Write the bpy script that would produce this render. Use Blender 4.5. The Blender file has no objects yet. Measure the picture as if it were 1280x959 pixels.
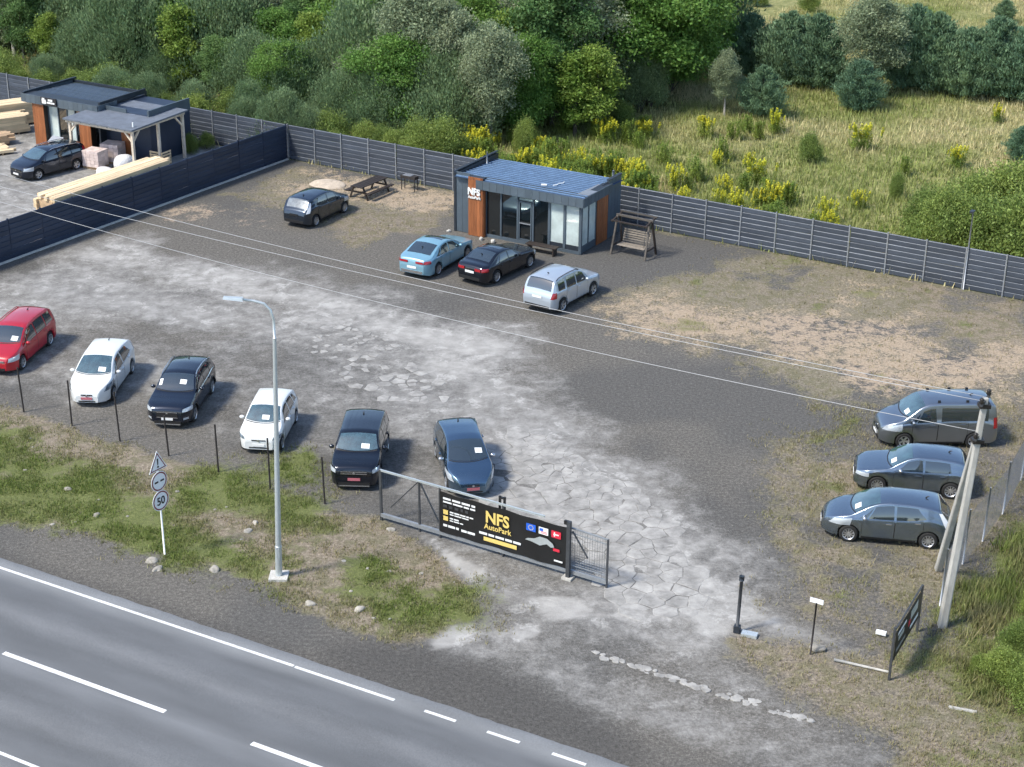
import bpy, bmesh, math, random
import numpy as np
from mathutils import Vector, Matrix

SC = bpy.context.scene
COL = SC.collection
R = math.radians
PI = math.pi

# ---------------------------------------------------------------- camera
CAM_H, PITCH, ROLL, FPX = 28.2756, 0.41743285, 0.00996485, 2070.26
cd = bpy.data.cameras.new('camera')
cam = bpy.data.objects.new('camera', cd)
COL.objects.link(cam)
cd.sensor_fit = 'HORIZONTAL'
cd.sensor_width = 36.0
cd.lens = FPX / 1280.0 * 36.0
cd.clip_start = 0.5
cd.clip_end = 5000
cam.matrix_world = Matrix.Translation((0, 0, CAM_H)) @ Matrix.Rotation(PI / 2 - PITCH, 4, 'X') @ Matrix.Rotation(ROLL, 4, 'Z')
SC.camera = cam

# ---------------------------------------------------------------- light
SUN_TRAVEL, SUN_ELEV = R(27), R(52)           # heading the light travels along, height of the sun
w = bpy.data.worlds.new('World')
SC.world = w
w.use_nodes = True
nt = w.node_tree
bg = nt.nodes['Background']
sky = nt.nodes.new('ShaderNodeTexSky')
sky.sky_type = 'NISHITA'
sky.sun_disc = False
sky.sun_elevation = SUN_ELEV
sx, sy = -math.cos(SUN_TRAVEL), -math.sin(SUN_TRAVEL)
sky.sun_rotation = math.atan2(sx, sy)
sky.air_density = 1.0
sky.dust_density = 1.0
sky.ozone_density = 1.0
nt.links.new(sky.outputs[0], bg.inputs[0])
bg.inputs[1].default_value = 0.14
sl = bpy.data.lights.new('sun', 'SUN')
sl.energy = 2.75
sl.angle = R(10)
sl.color = (1.0, 0.93, 0.80)
sun = bpy.data.objects.new('sun', sl)
COL.objects.link(sun)
tr = Vector((math.cos(SUN_TRAVEL) * math.cos(SUN_ELEV), math.sin(SUN_TRAVEL) * math.cos(SUN_ELEV), -math.sin(SUN_ELEV)))
sun.rotation_euler = tr.to_track_quat('-Z', 'Y').to_euler()
sun.location = (-40, 20, 60)
SC.view_settings.view_transform = 'Standard'
SC.view_settings.look = 'None'
SC.view_settings.gamma = 1.0
SC.view_settings.use_curve_mapping = False
SC.view_settings.exposure = 0.86
SC.render.engine = 'CYCLES'
SC.cycles.use_denoising = True
SC.cycles.use_adaptive_sampling = True
SC.cycles.adaptive_threshold = 0.03
SC.cycles.max_bounces = 5
SC.cycles.diffuse_bounces = 2
SC.cycles.glossy_bounces = 3
SC.cycles.transmission_bounces = 4
SC.cycles.transparent_max_bounces = 6
SC.cycles.caustics_reflective = False
SC.cycles.caustics_refractive = False

# ---------------------------------------------------------------- materials
MATS = {}
def new_mat(name):
    m = bpy.data.materials.new(name)
    m.use_nodes = True
    MATS[name] = m
    n = m.node_tree.nodes
    return m, m.node_tree, n['Principled BSDF']

def mat(name, col, rough=0.6, metal=0.0, coat=0.0, spec=0.5, var=0.0, vscale=3.0, bump=0.0, bscale=40.0, stretch=None, objrand=0.0, world=False):
    """plain procedural material: base colour, noise variation, optional bump"""
    m, t, p = new_mat(name)
    p.inputs['Base Color'].default_value = (*col, 1)
    p.inputs['Roughness'].default_value = rough
    p.inputs['Metallic'].default_value = metal
    p.inputs['Coat Weight'].default_value = coat
    p.inputs['Coat Roughness'].default_value = 0.04
    p.inputs['Specular IOR Level'].default_value = spec
    N, Lk = t.nodes, t.links
    if var or bump or objrand:
        tc = N.new('ShaderNodeTexCoord')
        mp = N.new('ShaderNodeMapping')
        if world:
            ge = N.new('ShaderNodeNewGeometry'); Lk.new(ge.outputs['Position'], mp.inputs[0])
        else:
            Lk.new(tc.outputs['Object'], mp.inputs[0])
        if stretch: mp.inputs['Scale'].default_value = stretch
        if objrand:
            oi = N.new('ShaderNodeObjectInfo')
            ml = N.new('ShaderNodeVectorMath'); ml.operation = 'SCALE'
            cb = N.new('ShaderNodeCombineXYZ')
            Lk.new(oi.outputs['Random'], cb.inputs[0]); Lk.new(oi.outputs['Random'], cb.inputs[1])
            Lk.new(cb.outputs[0], ml.inputs[0]); ml.inputs['Scale'].default_value = 37.0
            if not world: Lk.new(ml.outputs[0], mp.inputs['Location'])
        nz = N.new('ShaderNodeTexNoise')
        nz.inputs['Scale'].default_value = vscale
        nz.inputs['Detail'].default_value = 6
        nz.inputs['Roughness'].default_value = 0.65
        Lk.new(mp.outputs[0], nz.inputs['Vector'])
        mr = N.new('ShaderNodeMapRange')
        mr.inputs[1].default_value = 0.3; mr.inputs[2].default_value = 0.7
        mr.inputs[3].default_value = 1 - var; mr.inputs[4].default_value = 1 + var
        Lk.new(nz.outputs['Fac'], mr.inputs[0])
        fac = mr.outputs[0]
        if objrand:
            mr2 = N.new('ShaderNodeMapRange')
            mr2.inputs[3].default_value = 1 - objrand; mr2.inputs[4].default_value = 1 + objrand
            Lk.new(oi.outputs['Random'], mr2.inputs[0])
            mu = N.new('ShaderNodeMath'); mu.operation = 'MULTIPLY'
            Lk.new(fac, mu.inputs[0]); Lk.new(mr2.outputs[0], mu.inputs[1]); fac = mu.outputs[0]
        vm = N.new('ShaderNodeVectorMath'); vm.operation = 'SCALE'
        vm.inputs[0].default_value = col
        Lk.new(fac, vm.inputs['Scale'])
        Lk.new(vm.outputs[0], p.inputs['Base Color'])
        if bump:
            nb = N.new('ShaderNodeTexNoise'); nb.inputs['Scale'].default_value = bscale; nb.inputs['Detail'].default_value = 4
            Lk.new(mp.outputs[0], nb.inputs['Vector'])
            bp = N.new('ShaderNodeBump'); bp.inputs['Strength'].default_value = bump; bp.inputs['Distance'].default_value = 0.02
            Lk.new(nb.outputs['Fac'], bp.inputs['Height'])
            Lk.new(bp.outputs[0], p.inputs['Normal'])
    return m

def leaf_mat(name, col, col2, trans=0.35, hue=0.5):
    """foliage: two leaf colours mixed per leaf (tint attribute) and per plant, part of the light goes through"""
    m, t, p = new_mat(name)
    N, Lk = t.nodes, t.links
    N.remove(p)
    at = N.new('ShaderNodeAttribute'); at.attribute_name = 'tint'
    oi = N.new('ShaderNodeObjectInfo')
    mx = N.new('ShaderNodeMix'); mx.data_type = 'RGBA'
    mx.inputs[6].default_value = (*col, 1); mx.inputs[7].default_value = (*col2, 1)
    ad = N.new('ShaderNodeMath'); ad.operation = 'MULTIPLY_ADD'
    Lk.new(oi.outputs['Random'], ad.inputs[0]); ad.inputs[1].default_value = hue
    mr = N.new('ShaderNodeMath'); mr.operation = 'MULTIPLY'; mr.inputs[1].default_value = 1 - hue
    sp = N.new('ShaderNodeSeparateColor')
    Lk.new(at.outputs['Color'], sp.inputs[0])
    Lk.new(sp.outputs[1], mr.inputs[0]); Lk.new(mr.outputs[0], ad.inputs[2])
    Lk.new(ad.outputs[0], mx.inputs[0])
    vm = N.new('ShaderNodeVectorMath'); vm.operation = 'SCALE'
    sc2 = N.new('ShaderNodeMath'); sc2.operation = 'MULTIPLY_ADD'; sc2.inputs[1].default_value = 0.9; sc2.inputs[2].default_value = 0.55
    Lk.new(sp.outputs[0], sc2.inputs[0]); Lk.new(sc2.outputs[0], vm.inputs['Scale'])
    Lk.new(mx.outputs[2], vm.inputs[0])
    d = N.new('ShaderNodeBsdfPrincipled'); d.inputs['Roughness'].default_value = 0.55; d.inputs['Specular IOR Level'].default_value = 0.25
    tl = N.new('ShaderNodeBsdfTranslucent')
    ms = N.new('ShaderNodeMixShader'); ms.inputs[0].default_value = trans
    Lk.new(vm.outputs[0], d.inputs['Base Color']); Lk.new(vm.outputs[0], tl.inputs['Color'])
    Lk.new(d.outputs[0], ms.inputs[1]); Lk.new(tl.outputs[0], ms.inputs[2])
    out = [n for n in N if n.type == 'OUTPUT_MATERIAL'][0]
    Lk.new(ms.outputs[0], out.inputs[0])
    return m

# ---------------------------------------------------------------- mesh helpers
class MB:
    """collects shapes; build() links them as one mesh object"""
    def __init__(s): s.v = []; s.f = []
    def add(s, vs, fs):
        o = len(s.v); s.v.extend([tuple(map(float, q)) for q in vs]); s.f.extend([tuple(i + o for i in q) for q in fs]); return s
    def box(s, c, d, rz=0.0, mx=None):
        hx, hy, hz = d[0] / 2, d[1] / 2, d[2] / 2
        vs = [Vector((x * hx, y * hy, z * hz)) for z in (-1, 1) for y in (-1, 1) for x in (-1, 1)]
        M = Matrix.Translation(c) @ (mx if mx is not None else Matrix.Rotation(rz, 4, 'Z'))
        return s.add([M @ q for q in vs], [(0, 2, 3, 1), (4, 5, 7, 6), (0, 1, 5, 4), (2, 6, 7, 3), (0, 4, 6, 2), (1, 3, 7, 5)])
    def beam(s, a, b, w, h, up=(0, 0, 1)):
        """rectangular bar from a to b, w wide, h high"""
        a, b = Vector(a), Vector(b); d = (b - a); L = d.length; d = d / L
        u = Vector(up); sd = d.cross(u)
        if sd.length < 1e-4: sd = d.cross(Vector((0, 1, 0)))
        sd.normalize(); u = sd.cross(d)
        vs = []
        for q in (a, b):
            for i, j in ((-1, -1), (1, -1), (1, 1), (-1, 1)): vs.append(q + sd * (i * w / 2) + u * (j * h / 2))
        return s.add(vs, [(0, 1, 2, 3), (7, 6, 5, 4), (0, 4, 5, 1), (1, 5, 6, 2), (2, 6, 7, 3), (3, 7, 4, 0)])
    def tube(s, pts, r, n=10, cap=True):
        """round bar along pts with radius r (number or list)"""
        pts = [Vector(q) for q in pts]; rr = r if isinstance(r, (list, tuple)) else [r] * len(pts)
        vs = []; fs = []
        prev = None
        for i, q in enumerate(pts):
            d = (pts[min(i + 1, len(pts) - 1)] - pts[max(i - 1, 0)]).normalized()
            if prev is None:
                sd = d.cross(Vector((0, 0, 1)))
                if sd.length < 1e-3: sd = d.cross(Vector((1, 0, 0)))
            else:
                sd = prev - d * prev.dot(d)
            sd.normalize(); prev = sd; u = sd.cross(d)
            for k in range(n):
                a = 2 * PI * k / n
                vs.append(q + (sd * math.cos(a) + u * math.sin(a)) * rr[i])
        for i in range(len(pts) - 1):
            for k in range(n):
                k2 = (k + 1) % n
                fs.append((i * n + k, i * n + k2, (i + 1) * n + k2, (i + 1) * n + k))
        if cap:
            fs.append(tuple(range(n))); fs.append(tuple(reversed(range((len(pts) - 1) * n, len(pts) * n))))
        return s.add(vs, fs)
    def lathe(s, prof, n=24, axis='z', c=(0, 0, 0)):
        vs = []; fs = []
        for (r, z) in prof:
            for k in range(n):
                a = 2 * PI * k / n
                p = (r * math.cos(a), r * math.sin(a), z)
                if axis == 'y': p = (p[0], p[2], p[1])
                vs.append((p[0] + c[0], p[1] + c[1], p[2] + c[2]))
        for i in range(len(prof) - 1):
            for k in range(n):
                k2 = (k + 1) % n
                fs.append((i * n + k, i * n + k2, (i + 1) * n + k2, (i + 1) * n + k))
        return s.add(vs, fs)
    def prism(s, poly, z0, z1):
        n = len(poly)
        vs = [(x, y, z0) for x, y in poly] + [(x, y, z1) for x, y in poly]
        fs = [tuple(reversed(range(n))), tuple(range(n, 2 * n))] + [(i, (i + 1) % n, n + (i + 1) % n, n + i) for i in range(n)]
        return s.add(vs, fs)
    def grid(s, P):
        """P[i][j] points"""
        a, b = len(P), len(P[0])
        return s.add([q for row in P for q in row], [(i * b + j, (i + 1) * b + j, (i + 1) * b + j + 1, i * b + j + 1) for i in range(a - 1) for j in range(b - 1)])
    def mesh(s, name, m=None, smooth=False, ang=None, fix=False):
        me = bpy.data.meshes.new(name)
        me.from_pydata(s.v, [], s.f)
        if fix:
            bm = bmesh.new(); bm.from_mesh(me); bmesh.ops.recalc_face_normals(bm, faces=bm.faces); bm.to_mesh(me); bm.free()
        if m is not None: me.materials.append(MATS[m] if isinstance(m, str) else m)
        if smooth:
            me.polygons.foreach_set('use_smooth', [True] * len(me.polygons))
            if ang: me.set_sharp_from_angle(angle=R(ang))
        me.update()
        return me
    def build(s, name, m, parent=None, smooth=False, ang=None, loc=None, rz=None, fix=False):
        return link(name, s.mesh(name, m, smooth, ang, fix), parent, loc, rz)

def link(name, me, parent=None, loc=None, rz=None):
    o = bpy.data.objects.new(name, me)
    COL.objects.link(o)
    if parent is not None: o.parent = parent
    if loc is not None: o.location = loc
    if rz is not None: o.rotation_euler = (0, 0, rz)
    return o

def tag(o, label=None, cat=None, group=None, kind=None):
    if label: o['label'] = label
    if cat: o['category'] = cat
    if group: o['group'] = group
    if kind: o['kind'] = kind
    return o

def thing(name, loc, rz, label, cat, group=None):
    o = link(name, None, None, loc, rz)
    o.empty_display_size = 0.3
    return tag(o, label, cat, group)

def text(name, body, size, m, parent, loc, rot, extrude=0.004, offset=0.0, align='LEFT', xs=1.0, space=1.0):
    cu = bpy.data.curves.new(name, 'FONT')
    cu.body = body; cu.size = size; cu.extrude = extrude; cu.offset = offset; cu.align_x = align; cu.space_character = space
    cu.resolution_u = 3
    cu.materials.append(MATS[m])
    tmp = bpy.data.objects.new(name, cu)
    me = bpy.data.meshes.new_from_object(tmp)
    bpy.data.objects.remove(tmp); bpy.data.curves.remove(cu)
    o = link(name, me, parent, loc); o.rotation_euler = rot; o.scale = (xs, 1, 1)
    return o

# ---------------------------------------------------------------- noise in numpy (for laying out ground cover)
def _hash(ix, iy, seed):
    h = (ix.astype(np.int64) * 374761393 + iy.astype(np.int64) * 668265263 + seed * 974711) & 0x7fffffff
    h = ((h ^ (h >> 13)) * 1274126177) & 0x7fffffff
    return ((h ^ (h >> 16)) & 0xffff) / 65535.0
def vnoise(x, y, s=1.0, seed=0):
    x = np.asarray(x, float) / s; y = np.asarray(y, float) / s
    ix, iy = np.floor(x), np.floor(y); fx, fy = x - ix, y - iy
    fx = fx * fx * (3 - 2 * fx); fy = fy * fy * (3 - 2 * fy)
    a, b, c, d = _hash(ix, iy, seed), _hash(ix + 1, iy, seed), _hash(ix, iy + 1, seed), _hash(ix + 1, iy + 1, seed)
    return (a * (1 - fx) + b * fx) * (1 - fy) + (c * (1 - fx) + d * fx) * fy
def fbm(x, y, s=1.0, seed=0, o=4):
    t = 0; a = 0.5; n = 0
    for i in range(o):
        t = t + a * vnoise(x, y, s / 2 ** i, seed + i * 17); n += a; a *= 0.55
    return t / n
def sdist(px, py, poly):
    """signed distance to a polygon, positive inside"""
    d2 = np.full(px.shape, 1e9); ins = np.zeros(px.shape, bool); n = len(poly)
    for i in range(n):
        x1, y1 = poly[i]; x2, y2 = poly[(i + 1) % n]
        ex, ey = x2 - x1, y2 - y1
        t = np.clip(((px - x1) * ex + (py - y1) * ey) / (ex * ex + ey * ey + 1e-9), 0, 1)
        d2 = np.minimum(d2, (px - x1 - t * ex) ** 2 + (py - y1 - t * ey) ** 2)
        if y1 != y2:
            c = ((y1 > py) != (y2 > py)) & (px < (x2 - x1) * (py - y1) / (y2 - y1) + x1)
            ins ^= c
    return np.where(ins, np.sqrt(d2), -np.sqrt(d2))
def sstep(a, b, x):
    t = np.clip((x - a) / (b - a), 0, 1); return t * t * (3 - 2 * t)

# site axes: the back fence runs along E1, NB points away from the lot
CORNER = Vector((-13.61, 96.84, 0))
A1 = R(-30.88)
E1 = Vector((math.cos(A1), math.sin(A1), 0)); NB = Vector((-E1.y, E1.x, 0))
A2 = math.atan2(18.31, 11.47)
E2 = Vector((math.cos(A2), math.sin(A2), 0))    # side fence, towards the corner

# ================================================================ palette
mat('graphite', (0.095, 0.125, 0.155), 0.42, 0.25, var=0.12, vscale=1.5, objrand=0.10)
mat('graphite_dark', (0.030, 0.038, 0.050), 0.45, 0.2, var=0.15, vscale=2)
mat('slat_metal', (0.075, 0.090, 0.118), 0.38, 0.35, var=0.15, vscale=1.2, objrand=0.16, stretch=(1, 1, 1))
mat('slat_shaded', (0.035, 0.050, 0.085), 0.40, 0.35, var=0.12, vscale=1.2, objrand=0.12)  # slat metal again, darkened to navy for the fence side in shade
mat('galv', (0.36, 0.38, 0.41), 0.45, 0.6, var=0.12, vscale=6)
mat('zinc_light', (0.55, 0.60, 0.62), 0.4, 0.5, var=0.08, vscale=5)
mat('roof_metal', (0.030, 0.065, 0.135), 0.55, 0.15, var=0.12, vscale=1.6, stretch=(0.5, 1, 1))  # dark roof metal; the blue of the mirrored sky is put into its colour
mat('roof_rib', (0.17, 0.27, 0.42), 0.5, 0.2, var=0.2, vscale=2)  # ribs of the same sheet, coloured lighter as if catching the light
mat('wood_clad', (0.30, 0.105, 0.038), 0.5, var=0.3, vscale=5, stretch=(2, 2, 0.25), objrand=0.22, bump=0.2)
mat('wood_dark', (0.030, 0.022, 0.018), 0.6, var=0.3, vscale=8, stretch=(0.3, 1, 1), objrand=0.2)
mat('wood_grey', (0.085, 0.075, 0.065), 0.7, var=0.3, vscale=8, stretch=(0.3, 1, 1), objrand=0.25)
mat('lumber', (0.70, 0.54, 0.34), 0.65, var=0.22, vscale=4, stretch=(0.2, 1, 1), objrand=0.22)
mat('lumber_old', (0.40, 0.28, 0.17), 0.7, var=0.3, vscale=4, stretch=(0.2, 1, 1), objrand=0.3)
mat('post_wood', (0.66, 0.57, 0.46), 0.65, var=0.2, vscale=5, objrand=0.1)
mat('bitumen', (0.125, 0.145, 0.18), 0.75, var=0.22, vscale=2.2, bump=0.3, bscale=80)
mat('glass_dark', (0.008, 0.011, 0.013), 0.03, 0.0, coat=0.6, spec=0.8)
mat('glass_frost', (0.50, 0.58, 0.57), 0.12, coat=0.5, var=0.22, vscale=1.0)
mat('white_paint', (0.78, 0.80, 0.80), 0.45)
mat('white_sign', (0.80, 0.82, 0.84), 0.4, var=0.04, vscale=10)
mat('sign_red', (0.22, 0.045, 0.05), 0.45)
mat('black_paint', (0.012, 0.012, 0.013), 0.45)
mat('sign_black', (0.02, 0.02, 0.024), 0.5)
mat('gold', (0.74, 0.56, 0.17), 0.5)
mat('flag_blue', (0.02, 0.12, 0.62), 0.5)
mat('flag_red', (0.62, 0.03, 0.06), 0.5)
mat('banner_black', (0.010, 0.010, 0.011), 0.5, var=0.3, vscale=1.5)
mat('gate_steel', (0.075, 0.080, 0.088), 0.5, 0.4, var=0.2, vscale=6)
mat('gate_rail', (0.30, 0.32, 0.34), 0.45, 0.4, var=0.15, vscale=6)
mat('rust_post', (0.035, 0.030, 0.029), 0.75, 0.2, var=0.4, vscale=9)
mat('concrete', (0.42, 0.41, 0.38), 0.85, var=0.25, vscale=3, bump=0.35, bscale=30, stretch=(1, 1, 0.35))
mat('concrete_pale', (0.50, 0.49, 0.46), 0.9, var=0.2, vscale=5, bump=0.4, bscale=25)
mat('stone', (0.32, 0.30, 0.265), 0.9, var=0.3, vscale=6, bump=0.5, bscale=12, objrand=0.25)
mat('brick_pink', (0.66, 0.55, 0.52), 0.8, var=0.12, vscale=5, objrand=0.15)
mat('wrap_white', (0.74, 0.74, 0.75), 0.25, coat=0.3, var=0.1, vscale=4, bump=0.6, bscale=9)
mat('tarp', (0.62, 0.60, 0.60), 0.4, var=0.15, vscale=4, bump=0.8, bscale=6)
mat('plate_conc', (0.300, 0.293, 0.279), 0.92, var=0.42, vscale=1.6, bump=0.5, bscale=22, objrand=0.05, world=True)
mat('line_white', (0.68, 0.69, 0.69), 0.6, var=0.22, vscale=7, bump=0.15)
mat('swing_slat', (0.24, 0.21, 0.175), 0.7, var=.25, vscale=8, objrand=.2)
mat('wire', (0.42, 0.43, 0.44), 0.5, 0.4)
mat('mesh_wire', (0.16, 0.17, 0.18), 0.5, 0.4)
mat('insulator', (0.020, 0.017, 0.016), 0.35)

# ================================================================ ground
RA, RD = Vector((-17.247, 48.703, 0)), Vector((0.8803, -0.4744, 0))   # asphalt edge line of the road
RN = Vector((0.4744, 0.8803, 0))
CONC = [(-26.49, 75.53), (-25.11, 76.13), (-23.87, 78.85), (-22.02, 81.24), (-19.55, 81.32), (-16.47, 78.11), (-12.80, 77.63), (-9.41, 75.79), (-6.60, 74.77), (-4.16, 72.40), (-1.49, 70.16), (0.34, 67.19), (1.69, 64.17), (2.63, 61.52), (3.92, 58.05), (5.71, 55.16), (7.09, 52.55), (8.23, 50.25), (9.26, 47.84), (10.30, 45.37), (11.10, 43.54), (10.34, 42.77), (9.04, 43.81), (7.62, 44.38), (6.69, 43.91), (6.13, 44.59), (4.08, 44.09), (2.60, 44.52), (1.36, 45.93), (0.06, 47.92), (-1.03, 48.96), (-2.27, 49.48), (-2.65, 51.75), (-1.12, 53.48), (0.03, 55.89), (-1.58, 59.74), (-5.17, 60.79), (-7.05, 63.54), (-9.49, 66.94), (-12.15, 68.25), (-15.88, 69.10), (-18.50, 69.51), (-20.06, 68.52), (-22.13, 65.73), (-23.37, 65.26)]
CONC2 = [(-21.98, 79.39), (-18.91, 80.21), (-13.41, 76.47), (-8.52, 74.71), (-4.49, 71.67), (-1.09, 68.54), (0.68, 64.57), (1.95, 60.58), (-1.31, 62.06), (-4.23, 67.08), (-8.02, 69.79), (-12.83, 72.68), (-18.10, 76.33)]
CONC3 = [(-1.10, 52.38), (0.03, 55.56), (1.88, 57.65), (4.47, 54.36), (5.97, 51.34), (7.02, 48.06), (7.51, 45.56), (5.88, 44.58), (4.21, 45.98), (2.78, 49.04), (1.46, 51.25)]
ENTRY = [(-2.85, 50.02), (-1.03, 48.96), (1.62, 45.93), (4.08, 44.09), (7.62, 44.38), (9.03, 43.72), (10.32, 42.64), (8.64, 39.74), (6.25, 41.10), (3.99, 42.75), (1.56, 43.37), (-0.91, 43.45), (-2.91, 43.87), (-1.18, 44.45), (-0.98, 46.62)]
TURN = [(0.05, 52.40), (3.58, 54.34), (6.37, 52.54), (8.78, 49.15), (9.83, 45.60), (8.09, 44.16), (5.54, 43.66), (2.62, 44.99)]
PALE = [[(-2.81, 44.42), (-1.95, 44.91), (-1.14, 45.02), (-1.07, 43.99), (-2.27, 43.52)], [(-2.87, 50.47), (-2.13, 49.48), (-1.01, 48.32), (-0.96, 45.88), (-1.80, 47.88)], [(0.80, 46.51), (2.16, 46.73), (2.77, 45.57), (1.35, 45.16)], [(0.08, 44.80), (0.89, 44.77), (0.88, 44.17), (0.28, 44.16)], [(5.67, 45.05), (6.70, 45.16), (7.12, 44.37), (6.08, 44.03)], [(14.11, 40.34), (15.01, 40.24), (14.79, 39.46)]]
DRY_R = [(4.91, 73.69), (8.21, 76.52), (14.31, 80.47), (25.25, 74.26), (19.09, 52.80), (13.73, 44.73), (12.36, 44.24), (10.69, 46.10), (10.23, 49.73), (9.25, 52.60), (10.69, 52.63), (11.22, 57.86), (13.16, 60.08), (12.17, 64.01), (9.17, 67.42), (5.88, 71.15)]
SAND = [[(4.70, 73.37), (8.06, 74.85), (11.72, 73.35), (14.79, 71.39), (14.84, 67.57), (12.22, 66.60), (9.19, 67.60), (5.83, 70.35)], [(13.97, 66.64), (16.85, 72.46), (19.23, 73.04), (19.80, 69.09), (23.94, 69.67), (21.91, 62.62), (18.57, 62.54), (15.74, 63.28)], [(-13.14, 94.67), (-10.08, 94.78), (-3.72, 89.81), (-3.62, 87.33), (-7.19, 87.78), (-11.69, 90.29)], [(13.71, 73.94), (16.51, 76.76), (18.43, 74.60), (15.26, 71.90)], [(-17.65, 86.87), (-12.66, 85.63), (-12.59, 83.47), (-16.73, 84.14)], [(-13.57, 92.55), (-10.29, 92.19), (-9.80, 89.60), (-12.82, 90.26)]]
DRY_B = [(-13.52, 96.16), (-10.53, 94.60), (-3.51, 90.26), (-3.29, 84.16), (-5.93, 82.12), (-8.31, 80.78), (-10.66, 83.27), (-13.76, 87.28), (-15.53, 90.17)]
VERGE = [(-22.77, 61.15), (-20.72, 60.81), (-19.23, 60.08), (-17.36, 59.00), (-15.15, 57.61), (-13.04, 56.28), (-9.08, 54.07), (-6.82, 52.26), (-4.77, 51.71), (-2.54, 49.47), (-1.38, 47.12), (-1.72, 45.39), (-2.91, 43.96), (-4.70, 44.39), (-6.06, 45.30), (-7.80, 46.84), (-11.88, 48.91), (-14.94, 50.34), (-18.00, 51.32), (-20.09, 52.59)]
GREEN = [[(-22.06, 58.90), (-19.97, 58.22), (-17.84, 57.20), (-15.98, 55.87), (-13.79, 52.72), (-10.89, 51.00), (-7.93, 48.82), (-7.67, 46.85), (-10.03, 47.62), (-13.96, 49.69), (-18.00, 51.32), (-20.09, 52.59)], [(-11.78, 55.17), (-10.14, 55.21), (-7.39, 52.25), (-8.73, 51.63), (-10.92, 52.78)], [(-5.06, 47.05), (-3.09, 47.09), (-1.38, 46.97), (-1.98, 45.62), (-3.54, 45.83)], [(-8.37, 53.14), (-7.05, 52.98), (-7.04, 51.66), (-8.21, 51.93)], [(-5.36, 48.87), (-4.20, 47.84), (-4.69, 47.31)], [(-8.60, 56.04), (-7.98, 55.92), (-7.97, 55.12), (-8.59, 55.24)], [(12.97, 60.84), (14.63, 61.03), (13.99, 59.36), (12.27, 58.60)], [(13.29, 46.15), (14.83, 47.18), (16.17, 49.30), (18.17, 51.59), (15.42, 40.05), (13.29, 40.81), (12.62, 44.24)]]
DRY_F = [(7.35, 44.24), (9.06, 43.95), (11.10, 42.87), (14.07, 46.17), (16.60, 50.98), (19.82, 55.33), (15.66, 40.05), (14.10, 41.23), (11.51, 38.09), (9.44, 40.34), (7.42, 42.81)]
MIDC = [(-23.77, 66.58), (-22.64, 67.52), (-18.61, 70.00), (-12.22, 68.72), (-7.14, 64.38), (-2.60, 61.24), (0.03, 56.57), (-0.84, 53.93), (-2.68, 52.35), (-4.87, 56.80), (-8.38, 57.98), (-12.45, 59.86), (-16.62, 61.30), (-21.52, 63.60), (-22.98, 63.98)]
APRON = [(-0.91, 43.45), (3.06, 43.62), (6.59, 44.13), (8.89, 42.83), (10.13, 41.58), (12.49, 38.48), (12.28, 36.69), (5.35, 36.92), (3.27, 38.70), (1.04, 41.01)]
DARKG = [(-5.90, 43.91), (-2.90, 43.73), (0.33, 41.41), (3.72, 38.70), (3.62, 37.25), (2.34, 38.16), (-2.93, 40.98), (-6.26, 42.74)]

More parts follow.
